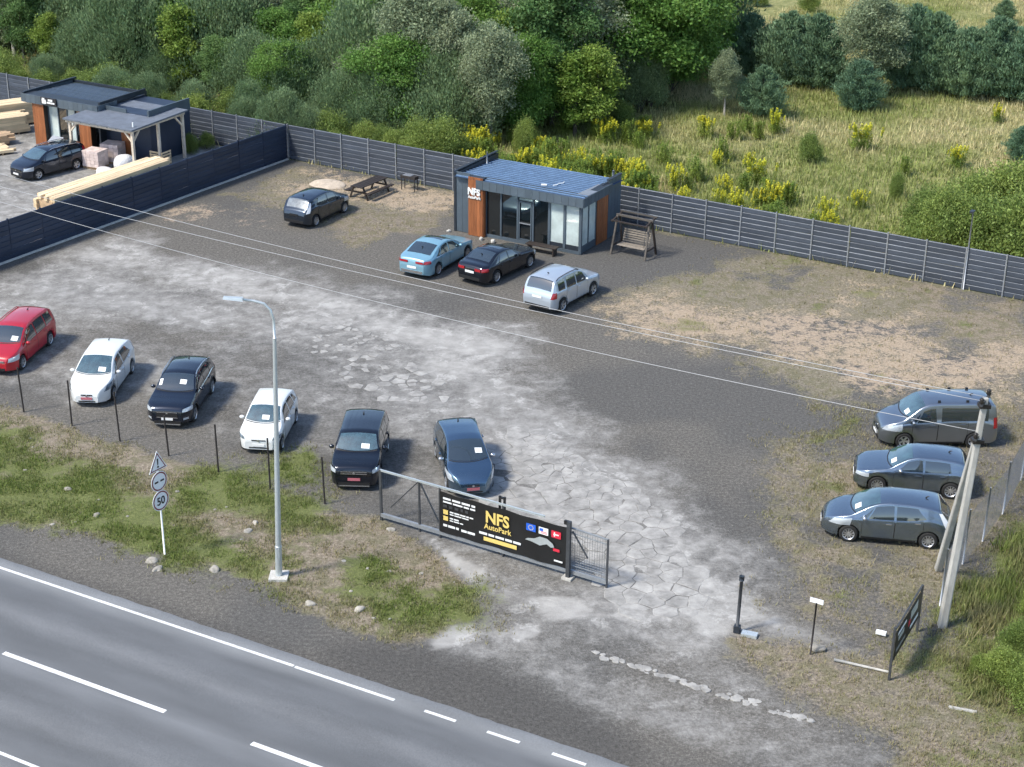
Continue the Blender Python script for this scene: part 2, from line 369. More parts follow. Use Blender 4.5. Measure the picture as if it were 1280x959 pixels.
PLATE_A = [(-0.90, 57.59), (0.65, 59.05), (2.50, 57.66), (4.76, 54.36), (5.97, 51.34), (6.35, 48.04), (5.46, 45.52), (3.93, 45.73), (2.66, 49.58), (1.47, 51.84), (0.04, 53.01), (-1.41, 53.29), (-1.83, 57.56)]
def cover(x, y):
    """share of each ground cover at world x, y"""
    p = lambda poly, e, off=0.0: sstep(-e, e, sdist(x, y, poly) + off)
    n1 = fbm(x, y, 5.0, 3); n2 = fbm(x, y, 1.6, 11); n3 = fbm(x, y, 0.7, 23)
    wob = (n1 - .5) * 5 + (n2 - .5) * 2.6 + (n3 - .5) * 1.2
    db = (x - CORNER.x) * NB.x + (y - CORNER.y) * NB.y            # beyond the back fence
    ds = (x - CORNER.x) * -E2.y + (y - CORNER.y) * E2.x           # neighbour's side of the side fence
    dr = (x - RA.x) * RN.x + (y - RA.y) * RN.y                    # away from the road
    field = sstep(-0.1, 0.25, db)
    yard = sstep(-0.1, 0.1, ds) * (1 - field)
    conc = np.maximum.reduce([p(CONC, 2.2, wob * .8 + .3) * 0.64, p(CONC2, 2.2, wob + .5) * 0.92, p(CONC3, 2.2, wob + .5) * 0.95, p(ENTRY, 1.6, wob * .6 + .4) * 0.56, p(MIDC, 2.0, wob) * .40, p(APRON, 1.2, wob * .6) * .40])
    for (cx_, cy_, rr_) in ((2.0, 53.5, 6.6), (2.0, 53.5, 8.1), (1.0, 56.5, 8.4), (14.5, 51.5, 8.8), (14.0, 52.0, 10.4), (3.5, 41.0, 5.2)):   # turning tracks
        conc = conc + .30 * np.exp(-((np.hypot(x - cx_, y - cy_) - rr_) / .16) ** 2) * p(TURN, 1.5, wob * .6)
    for q in PALE: conc = np.maximum(conc, p(q, 0.25, (n2 - .5) * .8) * 1.15)
    joint = sstep(0.1, .7, sdist(x, y, PLATE_A) + (fbm(x, y, 2.5, 57) - .5) * 2.4)
    conc = conc * (1 - .5 * joint)
    conc = conc * (1 - yard) + yard * 0.72
    dry = np.maximum.reduce([p(DRY_R, 1.6, wob + .5) * 0.92, p(DRY_B, 1.0, wob) * 0.75, p(VERGE, 0.5, wob * .35), p(DRY_F, 0.7, wob * .5) * 0.8])
    sand = np.zeros_like(x)
    for q in SAND: sand = np.maximum(sand, p(q, 1.8, wob * 1.0) * .9)
    green = np.zeros_like(x)
    for q in GREEN: green = np.maximum(green, p(q, 1.3, wob * .9 + .2))
    green = np.maximum(green, p(VERGE, .4, wob * .3) * sstep(.56, .75, n1) * .8)
    green = np.maximum(green, p(DRY_R, 1, 0) * sstep(.55, .72, fbm(x, y, 2.6, 71)) * .6)
    strip = sstep(-.9, 0, db) * (1 - yard) * sstep(.35, .6, n2) * (1 - field)
    dry = np.maximum(dry, strip * .8); green = np.maximum(green, strip * .25)
    bare = sstep(.50, .66, fbm(x, y, 3.2, 131)) * .55               # worn bare gravel showing through
    dry = dry * (1 - bare * p(DRY_R, 1.0, 0))
    off = sstep(9.0, 10.0, -dr)                                   # far side of the road
    dry = np.maximum(dry, off); green = np.maximum(green, off * .7)
    rgt = sstep(0, 1.2, (x - 20) * .9 - (y - 57) * .47)           # beyond the wire fence to the right
    dry = np.maximum(dry, rgt * (1 - field) * .9); green = np.maximum(green, rgt * (1 - field) * sstep(.4, .65, n1) * .7)
    dark = np.maximum(p(DARKG, .6, (n2 - .5)), sstep(.8, .1, dr) * sstep(-.4, .1, dr) * .8)
    for a in (conc, dry, sand, green): a *= (1 - field)
    conc *= (1 - dry * .8); sand *= (1 - yard); dry *= (1 - yard); dark *= (1 - field)
    return conc, dry, green, sand, field, dark

def height(x, y):
    """gentle unevenness of the ground"""
    x = np.asarray(x, float); y = np.asarray(y, float)
    db = (x - CORNER.x) * NB.x + (y - CORNER.y) * NB.y
    f = sstep(1.5, 9, db)
    z = f * ((fbm(x, y, 14, 5) - .5) * 1.0 + (fbm(x, y, 3, 9) - .5) * .3)
    dr = (x - RA.x) * RN.x + (y - RA.y) * RN.y
    v = sstep(1.5, 3, dr) * sstep(9.5, 7, dr)
    z = z + v * (fbm(x, y, 1.5, 31) - .5) * .10 + sstep(0.0, 0.6, dr) * (fbm(x, y, .8, 41) - .5) * .025
    return z - 0.012 * sstep(0.3, 0, dr)

def ground_material():
    m, t, p = new_mat('ground_cover')
    N, Lk = t.nodes, t.links
    p.inputs['Roughness'].default_value = 0.92
    p.inputs['Specular IOR Level'].default_value = 0.2
    tc = N.new('ShaderNodeTexCoord')
    P = tc.outputs['Object']
    def noise(sc, det=5, rough=.6, dist=0.0, vec=None):
        n = N.new('ShaderNodeTexNoise'); n.inputs['Scale'].default_value = sc; n.inputs['Detail'].default_value = det
        n.inputs['Roughness'].default_value = rough; n.inputs['Distortion'].default_value = dist
        Lk.new(vec or P, n.inputs['Vector']); return n.outputs['Fac']
    def ramp(f, stops):
        r = N.new('ShaderNodeValToRGB'); e = r.color_ramp.elements
        e[0].position, e[0].color = stops[0][0], (*stops[0][1], 1)
        e[1].position, e[1].color = stops[-1][0], (*stops[-1][1], 1)
        for s in stops[1:-1]:
            q = e.new(s[0]); q.color = (*s[1], 1)
        Lk.new(f, r.inputs[0]); return r.outputs[0]
    def math_(op, a, b=None, c=None):
        n = N.new('ShaderNodeMath'); n.operation = op
        for i, q in enumerate((a, b, c)):
            if q is None: continue
            if isinstance(q, (int, float)): n.inputs[i].default_value = q
            else: Lk.new(q, n.inputs[i])
        return n.outputs[0]
    def mr(f, a, b, c=0.0, d=1.0, smooth=True):
        n = N.new('ShaderNodeMapRange'); n.interpolation_type = 'SMOOTHSTEP' if smooth else 'LINEAR'
        n.inputs[1].default_value, n.inputs[2].default_value, n.inputs[3].default_value, n.inputs[4].default_value = a, b, c, d
        Lk.new(f, n.inputs[0]); return n.outputs[0]
    def mix(f, a, b):
        n = N.new('ShaderNodeMix'); n.data_type = 'RGBA'
        Lk.new(f, n.inputs[0]) if not isinstance(f, (int, float)) else setattr(n.inputs[0], 'default_value', f)
        Lk.new(a, n.inputs[6]); Lk.new(b, n.inputs[7]); return n.outputs[2]
    def attr(nm):
        a = N.new('ShaderNodeAttribute'); a.attribute_name = nm
        s = N.new('ShaderNodeSeparateColor'); Lk.new(a.outputs['Color'], s.inputs[0]); return s.outputs, a.outputs['Alpha']
    c1, a1 = attr('cover_a'); c2, a2 = attr('cover_b')
    conc, dry, green, sand, field, dark, streak, nl = c1[0], c1[1], c1[2], a1, c2[0], c2[1], c2[2], a2
    nf = noise(8, 5, .72); nm = noise(1.7, 4, .62, .3)
    nff = noise(30, 2, .6)
    nfs = math_('MULTIPLY_ADD', nff, .45, math_('MULTIPLY', nf, .55))
    gravel = ramp(nfs, [(.30, (.040, .039, .036)), (.48, (.092, .089, .084)), (.60, (.142, .138, .130)), (.72, (.33, .32, .30))])
    brown = ramp(nfs, [(.30, (.050, .046, .040)), (.5, (.125, .117, .104)), (.70, (.31, .29, .26))])
    grt = mix(mr(nl, .42, .62, 0, .8), gravel, brown)
    concc = ramp(nm, [(.30, (.215, .209, .199)), (.5, (.268, .262, .250)), (.68, (.345, .338, .324))])
    concc = mix(mr(nf, .35, .65, .0, .28), concc, ramp(nfs, [(.3, (.13, .127, .122)), (.7, (.40, .395, .385))]))
    fc = math_('ADD', conc, math_('MULTIPLY', math_('SUBTRACT', nm, .5), .9))
    fc = math_('ADD', fc, math_('MULTIPLY', math_('SUBTRACT', streak, .5), 1.0))
    fc = math_('ADD', fc, math_('MULTIPLY', math_('SUBTRACT', nf, .5), .6))
    fcm = math_('MULTIPLY', mr(fc, -.05, 1.05), mr(conc, .02, .3))
    concc = mix(mr(conc, .6, .95, 0, .6), concc, ramp(nm, [(.3, (.30, .293, .278)), (.7, (.43, .42, .40))]))
    rem = math_('MULTIPLY', mr(noise(.85, 5, .62, .6), .575, .605), mr(nf, .36, .5))              # crisp pale remains of the old surface
    rem = math_('MULTIPLY', rem, mr(conc, .2, .5, 0, .75))
    concc = mix(rem, concc, ramp(nf, [(.3, (.36, .354, .338)), (.7, (.47, .462, .445))]))
    col = mix(fcm, grt, concc)
    dryc = ramp(nfs, [(.3, (.075, .064, .045)), (.5, (.20, .175, .130)), (.7, (.40, .355, .275))])
    dryc = mix(mr(nl, .40, .60, 0, .6), dryc, ramp(nfs, [(.3, (.095, .075, .055)), (.5, (.24, .195, .15)), (.7, (.43, .37, .30))]))
    dryc = mix(mr(nm, .42, .6, 0, .65), dryc, ramp(nfs, [(.3, (.050, .050, .030)), (.7, (.21, .20, .115))]))
    fd = math_('ADD', dry, math_('MULTIPLY', math_('SUBTRACT', nm, .5), 1.3)); fd = math_('ADD', fd, math_('MULTIPLY', math_('SUBTRACT', nf, .5), 1.2))
    col = mix(math_('MULTIPLY', mr(fd, .25, .85), mr(dry, .02, .3)), col, dryc)
    sandc = ramp(nfs, [(.3, (.22, .165, .115)), (.5, (.38, .30, .22)), (.7, (.54, .45, .35))])
    fs = math_('ADD', sand, math_('MULTIPLY', math_('SUBTRACT', nm, .5), 2.6)); fs = math_('ADD', fs, math_('MULTIPLY', math_('SUBTRACT', nf, .5), 2.0))
    col = mix(math_('MULTIPLY', mr(fs, .35, 1.1, 0, .9), mr(sand, .02, .3)), col, sandc)
    grc = ramp(nfs, [(.3, (.05, .058, .022)), (.5, (.12, .140, .048)), (.7, (.23, .24, .10))])
    fg = math_('ADD', green, math_('MULTIPLY', math_('SUBTRACT', nm, .5), 1.4)); fg = math_('ADD', fg, math_('MULTIPLY', math_('SUBTRACT', nf, .5), 1.1))
    col = mix(math_('MULTIPLY', mr(fg, .25, .95), mr(green, .02, .3)), col, grc)
    fieldc = ramp(nm, [(.25, (.11, .13, .045)), (.5, (.22, .225, .09)), (.75, (.36, .33, .16))])
    col = mix(field, col, fieldc)
    dk = ramp(nfs, [(.3, (.020, .019, .018)), (.7, (.12, .115, .108))])
    col = mix(math_('MULTIPLY', dark, .6), col, dk)
    Lk.new(col, p.inputs['Base Color'])
    bp = N.new('ShaderNodeBump'); bp.inputs['Strength'].default_value = .9; bp.inputs['Distance'].default_value = .04
    hb = noise(13, 3, .7)
    Lk.new(math_('MULTIPLY', hb, mr(fcm, 0, 1, 1.0, .3)), bp.inputs['Height']); Lk.new(bp.outputs[0], p.inputs['Normal'])
    return m
ground_material()

def streaks(x, y):
    """long dusty marks along the way the cars drive"""
    c, s_ = math.cos(R(32)), math.sin(R(32))
    u, v = x * c - y * s_, x * s_ + y * c
    return fbm(u * .3 + 40, v * 1.2, 2.0, 61, 4)

def build_ground():
    fx = np.arange(-36, 26.01, .25); fy = np.arange(36, 104.01, .25)
    grow = lambda s, n, k: s * np.cumsum(k ** np.arange(n))
    xs = np.concatenate([-36 - grow(.6, 34, 1.2)[::-1], fx, 26 + grow(.6, 34, 1.2)])
    ys = np.concatenate([36 - grow(.6, 30, 1.2)[::-1], fy, 104 + grow(.6, 36, 1.2)])
    X, Y = np.meshgrid(xs, ys)
    x, y = X.ravel(), Y.ravel()
    z = height(x, y)
    nx, ny = len(xs), len(ys)
    i = np.arange((nx - 1) * (ny - 1)); a = (i // (nx - 1)) * nx + i % (nx - 1)
    F = np.stack([a, a + 1, a + 1 + nx, a + nx], 1)
    me = bpy.data.meshes.new('ground')
    me.vertices.add(len(x)); me.vertices.foreach_set('co', np.stack([x, y, z], 1).ravel())
    me.loops.add(F.size); me.loops.foreach_set('vertex_index', F.ravel().astype(np.int32))
    me.polygons.add(len(F)); me.polygons.foreach_set('loop_start', np.arange(0, F.size, 4, dtype=np.int32))
    me.update(calc_edges=True)
    me.polygons.foreach_set('use_smooth', np.ones(len(F), bool))
    conc, dry, green, sand, field, dark = cover(x, y)
    for nm, ch in (('cover_a', (conc, dry, green, sand)), ('cover_b', (field, dark, streaks(x, y), fbm(x, y, 7.0, 91, 5)))):
        at = me.attributes.new(nm, 'FLOAT_COLOR', 'POINT')
        at.data.foreach_set('color', np.stack(ch, 1).astype(np.float32).ravel())
    me.materials.append(MATS['ground_cover'])
    o = link('ground', me)
    tag(o, 'gravel, broken concrete and dry grass ground of the car lot', kind='structure')
    return o
ground = build_ground()

# ---- broken concrete plates near the gate: every plate is a piece of its own
def clip(poly, nx, ny, c):
    out = []
    for i in range(len(poly)):
        a, b = poly[i], poly[(i + 1) % len(poly)]
        da, db = a[0] * nx + a[1] * ny - c, b[0] * nx + b[1] * ny - c
        if da <= 0: out.append(a)
        if (da < 0 < db) or (db < 0 < da):
            t = da / (da - db); out.append((a[0] + (b[0] - a[0]) * t, a[1] + (b[1] - a[1]) * t))
    return out
def plates(zone, size, seed, limit, keep=1.0, gap=.035, hmin=.004, hmax=.022):
    rnd = random.Random(seed)
    zx = [q[0] for q in zone]; zy = [q[1] for q in zone]
    pts = []; rad = []
    for _ in range(9000):                                             # pieces of very different size
        x, y = rnd.uniform(min(zx) - 1, max(zx) + 1), rnd.uniform(min(zy) - 1, max(zy) + 1)
        f = float(vnoise(np.array([x]), np.array([y]), 2.2, 88)[0])
        r = size * (.42 + .9 * f ** 1.5) * rnd.choice((.75, 1.0, 1.35))
        if all((x - a) ** 2 + (y - b) ** 2 > (max(r, q) * .93) ** 2 for (a, b), q in zip(pts, rad)): pts.append((x, y)); rad.append(r)
    A = np.array(pts)
    d = sdist(A[:, 0], A[:, 1], zone)
    n = 0
    for i, (x, y) in enumerate(pts):
        if n >= limit: break
        edge = d[i] + (float(fbm(np.array([x]), np.array([y]), 2.5, 57)[0]) - .5) * 2.4
        if edge < 0 or rnd.random() > keep: continue
        r2 = (A[:, 0] - x) ** 2 + (A[:, 1] - y) ** 2
        near = [j for j in np.argsort(r2)[1:18]]
        poly = [(-2 * size, -2 * size), (2 * size, -2 * size), (2 * size, 2 * size), (-2 * size, 2 * size)]
        for j in near:
            vx, vy = A[j, 0] - x, A[j, 1] - y; L = math.hypot(vx, vy)
            if L < 1e-3: continue
            poly = clip(poly, vx / L, vy / L, L / 2 - gap * rnd.choice((.25, .4, .7, 1.0, 1.6)))
            if len(poly) < 3: break
        if len(poly) < 3: continue
        q = []
        for k in range(len(poly)):                                     # ragged edge
            a, b = poly[k], poly[(k + 1) % len(poly)]
            L = math.hypot(b[0] - a[0], b[1] - a[1])
            q.append(a)
            for f in ((.33, .67) if L > .45 else (.5,) if L > .22 else ()): q.append((a[0] + (b[0] - a[0]) * f + rnd.uniform(-.04, .04) * min(L, .8), a[1] + (b[1] - a[1]) * f + rnd.uniform(-.04, .04) * min(L, .8)))
        h = rnd.uniform(hmin, hmax)
        gz = float(height(np.array([x]), np.array([y]))[0])
        cx = sum(a for a, b in q) / len(q); cy = sum(b for a, b in q) / len(q)
        tx, ty = rnd.uniform(-.012, .012), rnd.uniform(-.012, .012)
        m = len(q)
        vs = [(a, b, -.03) for a, b in q] + [(a, b, h - .008 + a * tx + b * ty) for a, b in q] + [(cx + (a - cx) * .95, cy + (b - cy) * .95, h + a * tx + b * ty) for a, b in q]
        fs = [(k, (k + 1) % m, m + (k + 1) % m, m + k) for k in range(m)] + [(m + k, m + (k + 1) % m, 2 * m + (k + 1) % m, 2 * m + k) for k in range(m)] + [tuple(range(2 * m, 3 * m))]
        MB().add(vs, fs).build('concrete_plate', 'plate_conc', ground, loc=(x, y, gz + .006))
        n += 1
    return n
PLATE_B = [(-9.41, 70.74), (-7.43, 71.29), (-4.93, 67.06), (-2.63, 62.03), (-3.89, 61.06), (-6.31, 62.74), (-8.25, 65.20)]
n_plates = plates(PLATE_A, .60, 4, 296, keep=.985, gap=.011, hmin=-.004, hmax=.007)
n_plates += plates(PLATE_B, .42, 9, 80, keep=.35, gap=.05, hmin=.001, hmax=.01)
def chunk_line(pts, n, seed, wid, size):
    rnd = random.Random(seed)
    for k in range(n):
        t = (k + rnd.uniform(-.3, .3)) / n * (len(pts) - 1); t = min(max(t, 0), len(pts) - 1.001); i = int(t); f = t - i
        x = pts[i][0] * (1 - f) + pts[i + 1][0] * f + rnd.uniform(-wid, wid); y = pts[i][1] * (1 - f) + pts[i + 1][1] * f + rnd.uniform(-wid, wid)
        m = rnd.randint(5, 8); s = size * rnd.uniform(.5, 1.2); ph = rnd.random() * 6
        q = [(math.cos(ph + 2 * PI * j / m) * s * rnd.uniform(.7, 1.2), math.sin(ph + 2 * PI * j / m) * s * rnd.uniform(.5, .9)) for j in range(m)]
        h = rnd.uniform(.012, .04)
        vs = [(a, b, -.03) for a, b in q] + [(a, b, h * .6) for a, b in q] + [(a * .8, b * .8, h) for a, b in q]
        fs = [(j, (j + 1) % m, m + (j + 1) % m, m + j) for j in range(m)] + [(m + j, m + (j + 1) % m, 2 * m + (j + 1) % m, 2 * m + j) for j in range(m)] + [tuple(range(2 * m, 3 * m))]
        MB().add(vs, fs).build('kerb_fragment', 'plate_conc', ground, loc=(x, y, -.004), rz=A1)
chunk_line([(2.60, 43.29), (3.98, 42.53), (5.14, 41.91), (5.93, 41.42)], 46, 5, .13, .15)
chunk_line([(6.26, 41.18), (7.37, 40.63), (8.77, 39.82)], 36, 6, .13, .15)

# ================================================================ road
mr_, t_, p_ = new_mat('road_asphalt')
N_, L_ = t_.nodes, t_.links
p_.inputs['Roughness'].default_value = .8; p_.inputs['Specular IOR Level'].default_value = .35
tc_ = N_.new('ShaderNodeTexCoord')
sp_ = N_.new('ShaderNodeSeparateXYZ'); L_.new(tc_.outputs['Object'], sp_.inputs[0])
rp_ = N_.new('ShaderNodeValToRGB'); e_ = rp_.color_ramp.elements        # polished wheel tracks across each lane
mrr = N_.new('ShaderNodeMapRange'); mrr.inputs[1].default_value = -8.5; mrr.inputs[2].default_value = 0
L_.new(sp_.outputs[1], mrr.inputs[0])
nzw = N_.new('ShaderNodeTexNoise'); nzw.inputs['Scale'].default_value = .5; nzw.inputs['Detail'].default_value = 4
mpw = N_.new('ShaderNodeMapping'); mpw.inputs['Scale'].default_value = (.25, 1, 1); L_.new(tc_.outputs['Object'], mpw.inputs[0]); L_.new(mpw.outputs[0], nzw.inputs['Vector'])
adw = N_.new('ShaderNodeMath'); adw.operation = 'MULTIPLY_ADD'; L_.new(nzw.outputs[0], adw.inputs[0]); adw.inputs[1].default_value = .05; L_.new(mrr.outputs[0], adw.inputs[2])
L_.new(adw.outputs[0], rp_.inputs[0])
dk_, lt_ = (.118, .124, .132, 1), (.152, .158, .166, 1)
e_[0].position, e_[0].color = 0.0, (.18, .188, .195, 1)
e_[1].position, e_[1].color = 1.0, (.20, .208, .215, 1)
for pz, cz in ((.06, lt_), (.12, dk_), (.20, dk_), (.27, lt_), (.35, dk_), (.43, dk_), (.50, (.166, .174, .184, 1)), (.57, dk_), (.66, dk_), (.73, lt_), (.81, dk_), (.90, dk_), (.955, (.19, .198, .205, 1))):
    q_ = e_.new(pz); q_.color = cz
nf_ = N_.new('ShaderNodeTexNoise'); nf_.inputs['Scale'].default_value = 55; nf_.inputs['Detail'].default_value = 4; L_.new(tc_.outputs['Object'], nf_.inputs['Vector'])
ng_ = N_.new('ShaderNodeTexNoise'); ng_.inputs['Scale'].default_value = 1.1; ng_.inputs['Detail'].default_value = 6; L_.new(mpw.outputs[0], ng_.inputs['Vector'])
mf_ = N_.new('ShaderNodeMapRange'); mf_.inputs[1].default_value = .3; mf_.inputs[2].default_value = .7; mf_.inputs[3].default_value = .72; mf_.inputs[4].default_value = 1.28; L_.new(nf_.outputs[0], mf_.inputs[0])
mg_ = N_.new('ShaderNodeMapRange'); mg_.inputs[1].default_value = .3; mg_.inputs[2].default_value = .7; mg_.inputs[3].default_value = .86; mg_.inputs[4].default_value = 1.14; L_.new(ng_.outputs[0], mg_.inputs[0])
mm_ = N_.new('ShaderNodeMath'); mm_.operation = 'MULTIPLY'; L_.new(mf_.outputs[0], mm_.inputs[0]); L_.new(mg_.outputs[0], mm_.inputs[1])
vs_ = N_.new('ShaderNodeVectorMath'); vs_.operation = 'SCALE'; L_.new(rp_.outputs[0], vs_.inputs[0]); L_.new(mm_.outputs[0], vs_.inputs['Scale'])
L_.new(vs_.outputs[0], p_.inputs['Base Color'])
bb_ = N_.new('ShaderNodeBump'); bb_.inputs['Strength'].default_value = .35; bb_.inputs['Distance'].default_value = .01; L_.new(nf_.outputs[0], bb_.inputs['Height']); L_.new(bb_.outputs[0], p_.inputs['Normal'])

RANG = math.atan2(RD.y, RD.x)
rb = MB()
rnd = random.Random(2)
N = 700; pts = []
rows = []
for i in range(N + 1):
    x = -120 + 240 * i / N
    rows.append([(x, -8.9 + rnd.uniform(-.03, .03), .02), (x, -8.5, .05), (x, -4.25, .075), (x, -.4, .05), (x, 0.0 + rnd.uniform(-.035, .035), .045), (x, .1 + rnd.uniform(-.02, .04), -.03)])
rb.grid(rows)
road = rb.build('road', 'road_asphalt', None, smooth=True, loc=RA, rz=RANG, fix=False)
tag(road, 'grey asphalt two-lane road with white markings crossing the corner', kind='structure')
def road_z(y): return .075 - abs(y + 4.25) * .00588 if y > -8.5 else .05
def stripe(name, x0, x1, y, wdt):
    n = max(1, int((x1 - x0) / 2))
    P = [[(x0 + (x1 - x0) * i / n, y + s * wdt / 2, road_z(y + s * wdt / 2) + .0045) for s in (-1, 1)] for i in range(n + 1)]
    return MB().grid(P).build(name, 'line_white', road, fix=False)
stripe('edge_line', -110, 12.44, -.49, .115)
stripe('edge_line', 12.50, 16.05, -.51, .115)
for k in range(14): stripe('edge_dash', 17.1 + 2.085 * k, 18.15 + 2.085 * k, -.53, .115)
for k in range(-10, 11): stripe('centre_dash', 4.33 + 9.36 * k, 10.6 + 9.36 * k, -4.27, .17)
stripe('edge_line', -110, 110, -8.02, .115)

# ================================================================ fences of metal slats
SLAT_H, N_SLAT, PANEL = .262, 8, 1.965
def slat_mesh(L, name, m):
    """one louvre slat: upright face with a sloping top lip towards the lot (-y)"""
    h = SLAT_H - .012
    prof = [(-.008, .0), (-.016, .012), (-.016, h - .030), (-.012, h - .025), (.012, h - .004), (.026, h), (.030, h), (.030, .0)]
    n = len(prof)
    vs = [(x, y, z) for x in (0, L) for y, z in prof]
    fs = [(k, n + k, n + (k + 1) % n, (k + 1) % n) for k in range(n)] + [tuple(range(n)), tuple(reversed(range(n, 2 * n)))]
    return MB().add(vs, fs).mesh(name, m, fix=True)
def post_mesh(h, w_, name, m):
    b = MB().box((0, 0, h / 2), (w_, w_, h)); b.box((0, 0, h + .008), (w_ + .012, w_ + .012, .016))
    return b.mesh(name, m)
def slat_fence(label, origin, ang, t0, n, pitch, flip, ms, mp, base=None, ph=2.17):
    f = thing('slat_fence', origin, ang, label, 'fence', 'slatted metal fences')
    sm = slat_mesh(pitch - .07, 'slat', ms); pm = post_mesh(ph, .062, 'post', mp)
    rnd = random.Random(int(t0 * 10) + n)
    for k in range(n + 1):
        t = t0 + k * pitch
        po = link('post', pm, f, (t, -.03 if not flip else .03, rnd.uniform(-.03, .02)))
        po.rotation_euler = (rnd.uniform(-.008, .008), rnd.uniform(-.010, .010), 0)
        if k < n:
            for j in range(N_SLAT):
                o = link('slat', sm, f, (t + .035, 0, .045 + j * SLAT_H))
                o.rotation_euler = (rnd.uniform(-.03, .03), rnd.uniform(-.003, .003), 0)
    return f
slat_fence('long grey slat fence behind the glass-fronted office, lot side', CORNER, A1, .05, 24, PANEL, False, 'slat_metal', 'galv')
slat_fence('grey slat fence behind the lumber yard, running to the frame edge', CORNER, A1, .05 - 17 * PANEL, 17, PANEL, False, 'slat_metal', 'galv')
sf = slat_fence('dark blue shaded slat fence dividing the lumber yard from the lot', CORNER - E2 * (2.16 * 13 + .12), A2, 0, 13, 2.16, True, 'slat_shaded', 'slat_shaded')
MB().box((2.16 * 6.5, -.02, .03), (2.16 * 13, .16, .12)).build('concrete_footing', 'concrete_pale', sf)

# lamp on the back fence
t = thing('security_lamp', CORNER + E1 * 41.4 - NB * .06, A1, 'thin grey lamp mast rising from the back fence near the right bushes', 'lamp')
MB().tube([(0, 0, 0), (0, 0, 4.05)], .035, 8).build('mast', 'galv', t, smooth=True)
MB().box((0, -.12, 4.02), (.2, .34, .07)).box((0, -.2, 3.97), (.16, .16, .03)).build('lamp_head', 'graphite_dark', t)

# ================================================================ office
OA = R(-29.54)
of = thing('office', (-3.16, 83.70, 0), OA, 'small blue-grey metal office with glass front, brown cladding and flat ribbed roof', 'building')
W_, D_ = 7.55, 4.45
def panel_run(parent, name, m, a, b, z0, z1, n, th=.03, gap=.012, out=(0, -1), shape=None):
    """upright metal or wood boards from a to b, each a piece"""
    a, b = Vector((*a, 0)), Vector((*b, 0)); d = (b - a) / n; L = d.length; u = d.normalized(); o_ = Vector((*out, 0))
    for k in range(n):
        p = a + d * (k + .5) + o_ * (th / 2)
        zz0, zz1 = (z0, z1) if shape is None else shape((k + .5) / n)
        bx = MB().beam(p + Vector((0, 0, zz0)), p + Vector((0, 0, zz1)), L - gap, th, up=tuple(o_))
        bx.build(name, m, parent, fix=True)
TOPL, TOPR = 3.28, 3.2
MB().box((.06, D_ / 2, 1.6), (.12, D_, 3.2)).box((W_ - .06, D_ - 1.0, 1.55), (.12, 2.0, 3.1)).box((W_ / 2, D_ - .06, 1.4), (W_ - .26, .12, 2.8)).box((.55, .14, 1.6), (1.0, .1, 3.2)).build('wall', 'graphite_dark', of)
MB().box((W_ / 2, D_ / 2, .04), (W_ - .3, D_ - .2, .08)).build('floor_slab', 'concrete', of)
panel_run(of, 'metal_panel', 'graphite', (0, .085), (.98, .085), .02, TOPL, 2, .04)
panel_run(of, 'metal_panel', 'graphite', (0, D_), (0, .09), .02, TOPL, 9, .035, out=(-1, 0))
panel_run(of, 'metal_panel', 'graphite', (W_, D_ - 1.45), (W_, D_), .02, TOPR, 4, .04, out=(1, 0))
panel_run(of, 'wood_board', 'wood_clad', (1.0, -.16), (1.88, -.16), .02, 3.2, 5, .03, gap=.008)
panel_run(of, 'wood_board', 'wood_clad', (1.905, -.15), (1.905, .25), .02, 2.62, 2, .025, out=(1, 0))
MB().box((1.45, .02, 1.6), (.88, .34, 3.18)).build('pillar_core', 'graphite_dark', of)
panel_run(of, 'wood_board', 'wood_clad', (W_, 1.75), (W_, D_ - 1.47), .02, 2.78, 6, .03, gap=.008, out=(1, 0))
MB().box((W_ - .06, 2.3, 1.4), (.11, 1.1, 2.75)).build('pillar_core', 'graphite_dark', of)
# fascia of short metal panels round the front and right side
FT, FB, FO = 3.10, 2.62, .32
MB().box(((1.55 + W_ + .25) / 2, .25, (FT + FB) / 2 - .01), (W_ + .25 - 1.55, .98, FT - FB - .05)).box((W_ + .0, 1.6, (FT + FB) / 2 - .01), (.48, 2.6, FT - FB - .05)).build('fascia_core', 'graphite_dark', of)
panel_run(of, 'fascia_panel', 'graphite', (1.5, -.24), (W_ + .25, -.24), FB, FT, 15, .035)
panel_run(of, 'fascia_panel', 'graphite', (W_ + .24, -.25), (W_ + .24, 2.95), FB, FT, 8, .035, out=(1, 0))
# roof sheet sloping to the back, with ribs along the front
def rz_(y): return FT - .03 - .045 * y
P = [[(.14, y, rz_(y)), (W_ + .20, y, rz_(y))] for y in (-.2, 1, 2, 3, D_ - .05)]
roof = MB().grid(P).build('roof', 'roof_metal', of)
P = [[(x, y, z) for x in (.14, W_ + .2)] for (y, z) in ((-.2, FT - .2), (D_ - .05, rz_(D_) - .2))]
for k in range(14):
    y = .0 + k * .325
    MB().beam((.16, y, rz_(y) + .012), (W_ + (.18 if y < 2.9 else -.14), y, rz_(y) + .012), .06, .075).build('roof_rib', 'roof_rib', roof)
MB().box((W_ - .12, 1.55, rz_(1.5) + .045), (.62, 2.3, .02), mx=Matrix.Rotation(-.045, 4, 'X')).build('flashing', 'galv', roof)
MB().box((.03, D_ / 2, TOPL + .015), (.16, D_ + .06, .03)).box((W_ - .02, D_ - .72, TOPR + .015), (.2, 1.5, .03)).build('parapet_cap', 'graphite_dark', of)
MB().box((W_ - .02, D_ - .72, 3.0), (.1, 1.44, .42)).build('parapet', 'graphite_dark', of)
MB().tube([(.25, 3.0, 2.9), (.25, 3.0, 3.62)], .045, 10).build('vent_pipe', 'galv', roof, smooth=True)
MB().tube([(W_ - .25, D_ - .4, 2.9), (W_ - .25, D_ - .4, 3.42)], .06, 10).build('vent_pipe', 'galv', roof, smooth=True)
